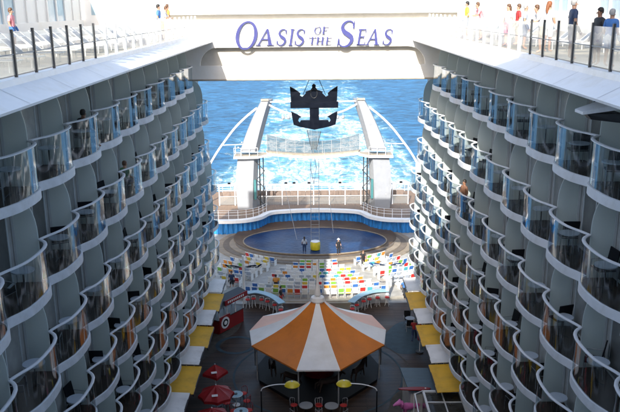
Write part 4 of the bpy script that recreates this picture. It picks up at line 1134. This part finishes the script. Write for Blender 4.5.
# ================================================================== TOP DECK BACKGROUND
for sgn in (-1, 1):
    side = 'left' if sgn < 0 else 'right'
    t = thing('wind_screen', f'tall white framed wind screen with blue glass behind the {side} sun deck', 'wind screen', (sgn*15.5, 6, 22.3))
    g = MB(); g.box(-.06, .06, 0, 45.5, 0, .9); g.box(-.06, .06, 0, 45.5, 3.4, 3.6); g.build('frame', M['white_sun'], t)
    pm = MB(); pm.box(-.09, .09, -.08, .08, .902, 3.398); pm = pm.mesh('mullion', M['white_sun'])
    gm = MB(); gm.box(-.015, .015, .09, 1.51, .905, 3.395); gm = gm.mesh('glass_pane', M['blueglass'])
    gw = MB(); gw.box(-.015, .015, .09, 1.51, .905, 3.395); gw = gw.mesh('panel', M['white_sun'])
    for i in range(29):
        put('mullion', pm, t, (0, .2+i*1.6, 0)); 
        if i < 28:
            if (i*7+3*(sgn > 0)) % 5 in (0, 3): put('glass_pane', gm, t, (0, .2+i*1.6, 0))
            else: put('panel', gw, t, (0, .2+i*1.6, 0))
def lounger_meshes():
    f = MB()
    for s in (-1, 1): f.tube([(s*.3, -.95, .30), (s*.3, .35, .30), (s*.3, .85, .75)], .022, 6)
    f.tube([(-.3, -.94, .30), (.3, -.94, .30)], .022, 6); f.tube([(-.3, .84, .745), (.3, .84, .745)], .022, 6)
    l = []
    for x in (-.3, .3):
        for y in (-.75, .3):
            m = MB(); m.tube([(x, y, 0), (x, y, .3)], .02, 6); l.append(m.mesh('leg', M['white_sun']))
    s = MB(); s.add([(-.28, -.95, .31), (.28, -.95, .31), (.28, .35, .31), (-.28, .35, .31), (.28, .85, .76), (-.28, .85, .76)], [(0, 1, 2, 3), (3, 2, 4, 5)])
    return f.mesh('frame', M['white_sun']), s.mesh('sling', M['lounger']), l
LF, LS, LL = lounger_meshes(); lproto = None
for sgn in (-1, 1):
    side = 'left' if sgn < 0 else 'right'
    n_ = 15 if sgn < 0 else 11
    for k in range(n_):
        y = 14.5+k*1.75 if sgn < 0 else 21.5+k*2.2
        for row in ((0, 1) if sgn < 0 else (0,)):
            x = sgn*((8.7 if sgn < 0 else 9.6)+row*2.3)
            lab = f'grey sun lounger, {side} upper deck {"rail" if row == 0 else "inner"} row, {ORD[k]} from the near end'
            loc = (x, y+random.uniform(-.15, .15), 22.3); rz = sgn*PI/2*-1+random.uniform(-.12, .12)
            if lproto is None:
                lproto = thing('sun_lounger', lab, 'sun lounger', loc, rz, 'sun loungers on the upper decks'); put('frame', LF, lproto); put('sling', LS, lproto); [put('leg', l, lproto) for l in LL]
            else: dup(lproto, loc, rz, lab)
for sgn in (-1, 1):
    side = 'left' if sgn < 0 else 'right'
    t = thing('deck_wall', f'white wall closing the {side} upper deck beside the sign bridge', 'wall', (sgn*12.3, 51.6, 22.3))
    g = MB(); g.box(-3.6 if sgn < 0 else -3.1, 3.1 if sgn < 0 else 3.6, 0, .2, 0, 3.6); g.build('wall', M['white_sun'], t)
    for q in range(3): g = MB(); g.box(-2.6+q*1.9, -1.2+q*1.9, -.03, -.003, 1.2, 2.6); g.build('window', M['blueglass'], t)
# bridge-top windbreak closing the gap under the horizon
t = thing('bridge_parapet', 'white panelled parapet along the top of the sign bridge', 'parapet', (0, BY+3.2, 24.12))
g = MB(); g.box(-9.2, 9.2, 0, .12, 0, 1.65); g.build('panel', M['white_sun'], t)
g = MB(); g.box(-9.2, 9.2, -.1, .2, 1.652, 1.73); g.build('cap_rail', M['beige'], t)

# small hooded panel at the far right under the deck edge
hp = thing('hooded_lamp', 'grey hooded floodlight panel under the right deck edge at picture right', 'floodlight', tuple(on_y(583, 112, 17.6)))
g = MB(); g.add([(0, 0, 0), (.95, -.35, .28), (.95, .75, .28), (0, .55, 0), (0, 0, -.07), (.95, -.35, .12), (.95, .75, .12), (0, .55, -.07)], [(0, 1, 2, 3), (4, 7, 6, 5), (0, 4, 5, 1), (1, 5, 6, 2), (2, 6, 7, 3), (3, 7, 4, 0)]); g.build('hood', M['slab'], hp)
g = MB(); g.add([(.12, .06, -.055), (.9, -.25, -.03), (.9, .65, -.03), (.12, .45, -.055), (.25, .1, -.2), (.9, -.2, -.25), (.9, .6, -.25), (.25, .4, -.2)], [(0, 1, 2, 3), (4, 7, 6, 5), (0, 4, 5, 1), (1, 5, 6, 2), (2, 6, 7, 3), (3, 7, 4, 0)]); g.build('housing', M['dark'], hp)
g = MB(); g.tube([(.8, .2, .2), (1.1, .2, .5)], .05); g.build('bracket', M['dark'], hp)

# forward deck house behind the viewer; its shadow covers the near end
g = MB(); g.box(-19, 19, -16, -3.5, 0, CAMZ+17.4); tag(g.build('deck_house', M['white']), 'tall white forward deck house rising behind the viewpoint', 'building')

# ================================================================== PEOPLE
def skin_body(joints, edges, name, m):
    me = bpy.data.meshes.new('b'); bm = bmesh.new(); ly = bm.verts.layers.skin.verify(); vs = [bm.verts.new(j[:3]) for j in joints]
    for a, b_ in edges: bm.edges.new((vs[a], vs[b_]))
    for i, v in enumerate(vs):
        r = joints[i][3]; r = r if isinstance(r, tuple) else (r, r); v[ly].radius = r; v[ly].use_root = (i == 0)
    bm.to_mesh(me); bm.free()
    o = bpy.data.objects.new('tmp', me); C.objects.link(o)
    o.modifiers.new('s', 'SKIN'); sb = o.modifiers.new('u', 'SUBSURF'); sb.levels = 1; sb.render_levels = 1
    dg = bpy.context.evaluated_depsgraph_get(); ev = o.evaluated_get(dg)
    out = bpy.data.meshes.new_from_object(ev); bpy.data.objects.remove(o); bpy.data.meshes.remove(me)
    out.materials.clear(); out.materials.append(m); out.name = name
    for p in out.polygons: p.use_smooth = True
    return out
def pose(kind):
    H = {}
    if kind == 'stand':
        J = [(0, 0, .95, (.15, .11)), (0, 0, 1.12, (.13, .10)), (0, 0, 1.35, (.17, .11)), (0, .0, 1.47, (.055, .055)), (0, -.01, 1.58, (.075, .09)), (0, -.01, 1.70, (.07, .085)),
             (-.10, 0, .88, .095), (-.10, -.02, .50, .062), (-.11, .01, .10, .042), (-.12, -.14, .04, .035), (.10, 0, .88, .095), (.11, -.02, .50, .062), (.12, .01, .10, .042), (.13, -.14, .04, .035),
             (-.19, 0, 1.40, .062), (-.25, .02, 1.12, .045), (-.25, -.10, .88, .032), (-.25, -.14, .80, .03), (.19, 0, 1.40, .062), (.25, .02, 1.12, .045), (.25, -.10, .88, .032), (.25, -.14, .80, .03)]
        hands = [((-.25, -.15, .80), (0, -.3, -1)), ((.25, -.15, .80), (0, -.3, -1))]
    elif kind == 'lean':          # forearms resting on a rail in front
        J = [(0, .12, .95, (.15, .11)), (0, .08, 1.12, (.13, .10)), (0, -.02, 1.34, (.17, .11)), (0, -.10, 1.46, (.055, .055)), (0, -.14, 1.56, (.075, .09)), (0, -.16, 1.67, (.07, .085)),
             (-.10, .12, .88, .095), (-.10, .08, .50, .062), (-.11, .14, .10, .042), (-.12, -.01, .04, .035), (.10, .12, .88, .095), (.11, .02, .50, .062), (.12, .06, .10, .042), (.13, -.09, .04, .035),
             (-.19, -.05, 1.38, .062), (-.25, -.16, 1.14, .045), (-.12, -.36, 1.12, .032), (-.05, -.42, 1.12, .03), (.19, -.05, 1.38, .062), (.25, -.16, 1.14, .045), (.12, -.36, 1.12, .032), (.05, -.42, 1.12, .03)]
        hands = [((-.04, -.43, 1.12), (.5, -1, -.3)), ((.04, -.43, 1.12), (-.5, -1, -.3))]
    elif kind == 'walk':
        J = [(0, 0, .94, (.15, .11)), (0, -.01, 1.12, (.13, .10)), (0, -.03, 1.35, (.17, .11)), (0, -.04, 1.47, (.055, .055)), (0, -.05, 1.58, (.075, .09)), (0, -.05, 1.70, (.07, .085)),
             (-.10, 0, .88, .095), (-.10, -.20, .52, .062), (-.11, -.28, .10, .042), (-.12, -.42, .05, .035), (.10, 0, .88, .095), (.11, .08, .50, .062), (.12, .32, .16, .042), (.13, .24, .05, .035),
             (-.19, -.02, 1.40, .062), (-.24, .14, 1.15, .045), (-.24, .10, .90, .032), (-.24, .07, .82, .03), (.19, -.02, 1.40, .062), (.24, -.14, 1.15, .045), (.24, -.32, .98, .032), (.23, -.38, .93, .03)]
        hands = [((-.24, .07, .82), (0, -.2, -1)), ((.23, -.38, .93), (0, -1, -.3))]
    else:                         # sitting
        J = [(0, .05, .52, (.16, .12)), (0, .07, .70, (.14, .11)), (0, .05, .95, (.17, .11)), (0, .02, 1.07, (.055, .055)), (0, 0, 1.18, (.075, .09)), (0, -.01, 1.30, (.07, .085)),
             (-.10, -.02, .50, .09), (-.12, -.40, .50, .065), (-.12, -.42, .10, .042), (-.13, -.56, .04, .035), (.10, -.02, .50, .09), (.12, -.40, .50, .065), (.12, -.42, .10, .042), (.13, -.56, .04, .035),
             (-.19, .04, 1.0, .062), (-.25, -.02, .74, .045), (-.18, -.24, .62, .032), (-.16, -.31, .60, .03), (.19, .04, 1.0, .062), (.25, -.02, .74, .045), (.18, -.24, .62, .032), (.16, -.31, .60, .03)]
        hands = [((-.16, -.32, .60), (0, -1, -.3)), ((.16, -.32, .60), (0, -1, -.3))]
    E = [(0, 1), (1, 2), (2, 3), (3, 4), (4, 5), (0, 6), (6, 7), (7, 8), (8, 9), (0, 10), (10, 11), (11, 12), (12, 13), (2, 14), (14, 15), (15, 16), (16, 17), (2, 18), (18, 19), (19, 20), (20, 21)]
    return J, E, hands
BODY = {}
def body_data(kind, skin):
    key = (kind, skin)
    if key in BODY: return BODY[key]
    J, E, hands = pose(kind)
    me = skin_body(J, E, 'person', M[skin])
    bm = bmesh.new(); bm.from_mesh(me)
    def addtube(pts, r, seg=6):
        g = MB(); g.tube(pts, r, seg); vv = [bm.verts.new(v) for v in g.v]
        for f in g.f:
            try: bm.faces.new([vv[i] for i in f]).smooth = True
            except ValueError: pass
    for hp_, d in hands:
        d = Vector(d).normalized(); side = d.cross(Vector((0, 0, 1))); side = Vector((0, 1, 0)) if side.length < .4 else side; side.normalize(); up_ = side.cross(d)
        for k in range(4):
            o = Vector(hp_)+side*(-.027+.018*k)+d*.02; ln = (.06, .075, .07, .055)[k]
            addtube([o, o+d*ln*.6, o+d*ln+up_*-.02], [.009, .009, .006])
        o = Vector(hp_)-side*.03; addtube([o-d*.01, o-side*.025+d*.03], [.010, .008])
    hd = Vector(J[4][:3]); top = Vector(J[5][:3])
    addtube([hd+Vector((0, -.085, .035)), hd+Vector((0, -.115, -.0))], [.012, .016])
    for s in (-1, 1): addtube([hd+Vector((s*.075, .0, .05)), hd+Vector((s*.09, .012, .0))], [.018, .014])
    bm.to_mesh(me); bm.free()
    BODY[key] = (me, J); return BODY[key]
def cloth(me, J, test, name, m, off=.016):
    bm = bmesh.new(); bm.from_mesh(me); bm.normal_update()
    dele = [f for f in bm.faces if not test(f.calc_center_median())]
    bmesh.ops.delete(bm, geom=dele, context='FACES')
    for v in bm.verts: v.co += v.normal*off
    out = bpy.data.meshes.new(name); bm.to_mesh(out); bm.free(); out.materials.clear(); out.materials.append(M[m]); return out
def dist_seg(p, a, b_):
    a, b_ = Vector(a), Vector(b_); ab = b_-a; t = max(0, min(1, (p-a).dot(ab)/ab.dot(ab))); return (p-(a+ab*t)).length
def person(label, kind, loc, rz, shirt, legs, hair='hair_dark', skin='skin', longhair=False, h=1.0, legcut='shorts', hat=None):
    me, J = body_data(kind, skin)
    t = put('person', me, None, loc, rz); t.scale = (h, h, h); tag(t, label, 'person')
    neck = Vector(J[3][:3]); pel = Vector(J[0][:3])
    def near(p, ids, r):
        return min(dist_seg(p, J[a][:3], J[b_][:3]) for a, b_ in ids) < r
    armi = [(14, 15), (18, 19)]
    def is_shirt(p):
        if near(p, [(0, 1), (1, 2), (2, 14), (2, 18)], .22) and p.z < neck.z-.01 and p.z > pel.z-.02 and not near(p, [(15, 16), (19, 20), (16, 17), (20, 21)], .07): return True
        return near(p, [(14, Jm(14, 15)) for _ in ()], 0) if False else False
    def Jm(a, b_): return a
    if shirt: put('shirt', cloth(me, J, is_shirt, 'shirt', shirt), t)
    def is_leg(p):
        if kind == 'sit': return p.z < .66 and p.y > -.36 and p.z > .34 and near(p, [(0, 6), (0, 10), (6, 7), (10, 11), (0, 1)], .24)
        k1 = Vector(J[7][:3]); 
        full = [(6, 7), (7, 8), (10, 11), (11, 12)] if legcut == 'long' else [(6, 7), (10, 11)]
        if near(p, [(0, 6), (0, 10)], .23) and pel.z-.22 < p.z < pel.z+.03: return True
        if legcut == 'long': return near(p, full, .12) and p.z > .12
        return near(p, full, .13) and (p.z > k1.z+.08 if kind != 'sit' else p.y > -.34 and p.z > .36)
    if legs: put('trousers' if legcut == 'long' else 'shorts', cloth(me, J, is_leg, 'shorts', legs, .02), t)
    c = Vector(J[4][:3])+Vector((0, .018, .07))
    g = MB(); prof = [(0, .125), (.05, .118), (.085, .085), (.098, .03), (.098, -.02), (.085, -.07)]
    g.lathe(prof, 14, 0, c)
    g.v = [(x, y+ (.02 if z < c.z+.03 and y < c.y-.03 else 0), z+(.05 if y < c.y-.05 and z < c.z+.02 else 0)) for x, y, z in g.v]
    if longhair: g.tube([c+Vector((0, .06, 0)), c+Vector((0, .10, -.14)), c+Vector((0, .11, -.30))], [.07, .06, .03], 10)
    g.build('hair', M[hair], t)
    if hat:
        g = MB(); g.lathe([(0, .15), (.07, .14), (.11, .07), (.112, .03), (.17, .025), (.17, .015), (.112, .01)], 14, 0, c); g.build('hat', M[hat], t)
    return t
# facing -Y in local space; rotate so that side people face the well
def at_right(u, dx): 
    d = None; X = 7.25+dx; return X
def deck_person(u, dx, **k):
    sgn = 1 if u > 314 else -1
    X = 7.2+dx; d = F*X/abs(u-314); y = (d-.2585*.9)/.966
    k.setdefault('rz', 0)
    return person(loc=(sgn*X, y, 22.3), **k)
R90 = PI/2
deck_person(611, .55, label='person with back turned in light blue shirt at the far right rail', kind='stand', rz=R90+.5, shirt='cloth_blue', legs='cloth_white', hair='hair_grey', h=.84)
deck_person(599, .45, label='dark haired person in dark top sitting low at the right rail', kind='stand', rz=-R90+.2, shirt='cloth_black', legs='cloth_khaki', hair='hair_dark', skin='skin_dark', h=.86)
deck_person(573, .55, label='large man in navy shirt standing with his back to the right rail', kind='stand', rz=R90, shirt='cloth_navy', legs='cloth_khaki', hair='hair_grey', h=1.0)
deck_person(549, .9, label='woman with long red hair in white dress on the right deck', kind='stand', rz=R90+.6, shirt='cloth_white', legs='cloth_white', hair='hair_red', longhair=True, h=.97)
deck_person(540, .5, label='dark haired person in cream top facing the right rail', kind='lean', rz=-R90, shirt='cloth_white', legs='cloth_khaki', hair='hair_brown', h=.92)
deck_person(526, .6, label='grey haired man in grey blue shirt behind the right rail', kind='stand', rz=R90-.3, shirt='seat_grey', legs='cloth_navy', hair='hair_grey', h=.93)
deck_person(509, .6, label='person in pale top with brown hair behind the right rail', kind='stand', rz=-R90+.4, shirt='cloth_white', legs='cloth_pink', hair='hair_brown', longhair=True, h=.93)
deck_person(519, 1.2, label='person in red top standing deeper on the right deck', kind='stand', rz=-R90, shirt='cloth_red', legs='cloth_khaki', hair='hair_brown', h=.93)
deck_person(481, .7, label='person in pink shirt leaning on the far right railing', kind='lean', rz=-R90, shirt='cloth_pink', legs='cloth_white', hair='hair_brown', h=1.0)
deck_person(468, .7, label='person in yellow green shirt at the far end of the right deck', kind='stand', rz=-R90, shirt='cloth_yellow', legs='cloth_navy', hair='hair_dark', h=1.02)
deck_person(161, .8, label='person in blue shirt near the sign bridge on the left deck', kind='stand', rz=R90, shirt='cloth_blue', legs='cloth_white', hair='hair_dark', h=1.02)
deck_person(170, .9, label='person in orange shirt near the sign bridge on the left deck', kind='stand', rz=R90+.4, shirt='cloth_orange', legs='cloth_white', hair='hair_brown', h=1.03)
deck_person(166, .5, label='person in white shirt and yellow shorts leaning on the left railing', kind='lean', rz=R90, shirt='cloth_white', legs='cloth_yellow', hair='hair_brown', h=.98)
deck_person(14, 5.0, label='person in pink top standing far back on the left deck', kind='stand', rz=R90, shirt='cloth_pink', legs='cloth_blue', hair='hair_brown', h=.95)
# balconies
def balc_person(u, X, row, **k):
    sgn = 1 if u > 314 else -1
    D = ZD(SLAB[row]+1.2); d = F*X/abs(u-314); y = (d-.2585*D)/.966
    return person(loc=(sgn*X, y, SLAB[row]+.20), **k)
person(loc=(7.50, Y0+5*P+2.0, SLAB[2]+.20), label='bare shouldered woman in long blue skirt standing on a right balcony', kind='stand', rz=-R90+.5, shirt=None, legs='cloth_blue', hair='hair_dark', skin='skin_dark', legcut='long', h=1.0)
balc_person(84.5, 7.72, 0, label='dark haired person seated on a top left balcony', kind='sit', rz=PI-.5, shirt='cloth_black', legs='cloth_khaki', hair='hair_dark', skin='skin_dark')
balc_person(125.5, 7.72, 1, label='person in green top seated on a second tier left balcony', kind='sit', rz=PI-.6, shirt='cloth_green', legs='cloth_navy', hair='hair_brown')
for (sg_, r_, k_), p_ in OCC.items():
    tag(put('balcony_chair', CJ, None, (p_[0], p_[1], p_[2]), PI-.5), f'black balcony chair under the seated person on the {TIER[r_]} left tier', 'chair', 'black balcony chairs')
# boardwalk and pool
def floor_person(u, v, z, **k): p = on_z(u, v, z); return person(loc=(p.x, p.y, z), **k)
floor_person(414, 341, .012, label='person in red shirt and dark trousers walking on the right promenade', kind='walk', rz=2.9, shirt='cloth_red', legs='cloth_navy', hair='hair_grey', legcut='long')
floor_person(404, 298, .0, label='person in blue shirt walking beside the right mast', kind='walk', rz=.4, shirt='cloth_blue', legs='cloth_black', hair='hair_dark', legcut='long')
floor_person(338.5, 254.5, -1.2, label='person in black top and white cap at the pool edge', kind='stand', rz=.3, shirt='cloth_black', legs='cloth_black', hair='hair_dark', hat='cloth_white', legcut='long')
floor_person(304.5, 252.5, -1.2, label='dark haired person in pale shirt and dark trousers left of the yellow drum', kind='stand', rz=PI, shirt='seat_grey', legs='cloth_navy', hair='hair_dark', legcut='long', longhair=True)
floor_person(363, 267, -.9, label='person in dark clothes walking up the sunlit right aisle', kind='walk', rz=0, shirt='cloth_black', legs='cloth_black', hair='hair_brown', legcut='long')
floor_person(281, 306, .0, label='person in dark top standing by the left curved bar', kind='stand', rz=1.2, shirt='cloth_black', legs='cloth_red', hair='hair_dark')
floor_person(417, 283, 0, label='person in red top at the foot of the right balconies', kind='walk', rz=.2, shirt='cloth_red', legs='cloth_white', hair='hair_dark', legcut='long')
floor_person(232, 290, 0, label='person in dark blue at the left foot of the seating', kind='stand', rz=0, shirt='cloth_navy', legs='cloth_black', hair='hair_dark')
floor_person(276, 289, 0, label='person in orange top behind the carousel mast', kind='sit' , rz=PI, shirt='cloth_orange', legs='cloth_black', hair='hair_dark')

# ================================================================== LIGHT
w = bpy.data.worlds.new('World'); S.world = w; w.use_nodes = True
nt = w.node_tree; bg = nt.nodes['Background']; sky = nt.nodes.new('ShaderNodeTexSky'); sky.sky_type = 'NISHITA'; sky.sun_disc = False
sdir = Vector((.34, 1.5, -1)).normalized()
sky.sun_elevation = math.asin(-sdir.z); sky.sun_rotation = math.atan2(-sdir.x, -sdir.y)
sky.dust_density = 3; sky.air_density = 1.0; sky.ozone_density = .4
nt.links.new(sky.outputs[0], bg.inputs[0]); bg.inputs[1].default_value = .15
sl = bpy.data.lights.new('sun', 'SUN'); sl.energy = 4.0; sl.angle = math.radians(.5); sl.color = (1, .95, .87)
so = bpy.data.objects.new('sun', sl); C.objects.link(so); so.rotation_euler = sdir.to_track_quat('-Z', 'Y').to_euler(); so.location = (0, -10, 60)
S.view_settings.view_transform = 'Standard'; S.view_settings.look = 'None'; S.view_settings.gamma = 1; S.view_settings.use_curve_mapping = False
S.view_settings.exposure = 1.2
S.cycles.max_bounces = 8; S.cycles.transparent_max_bounces = 24; S.cycles.diffuse_bounces = 4
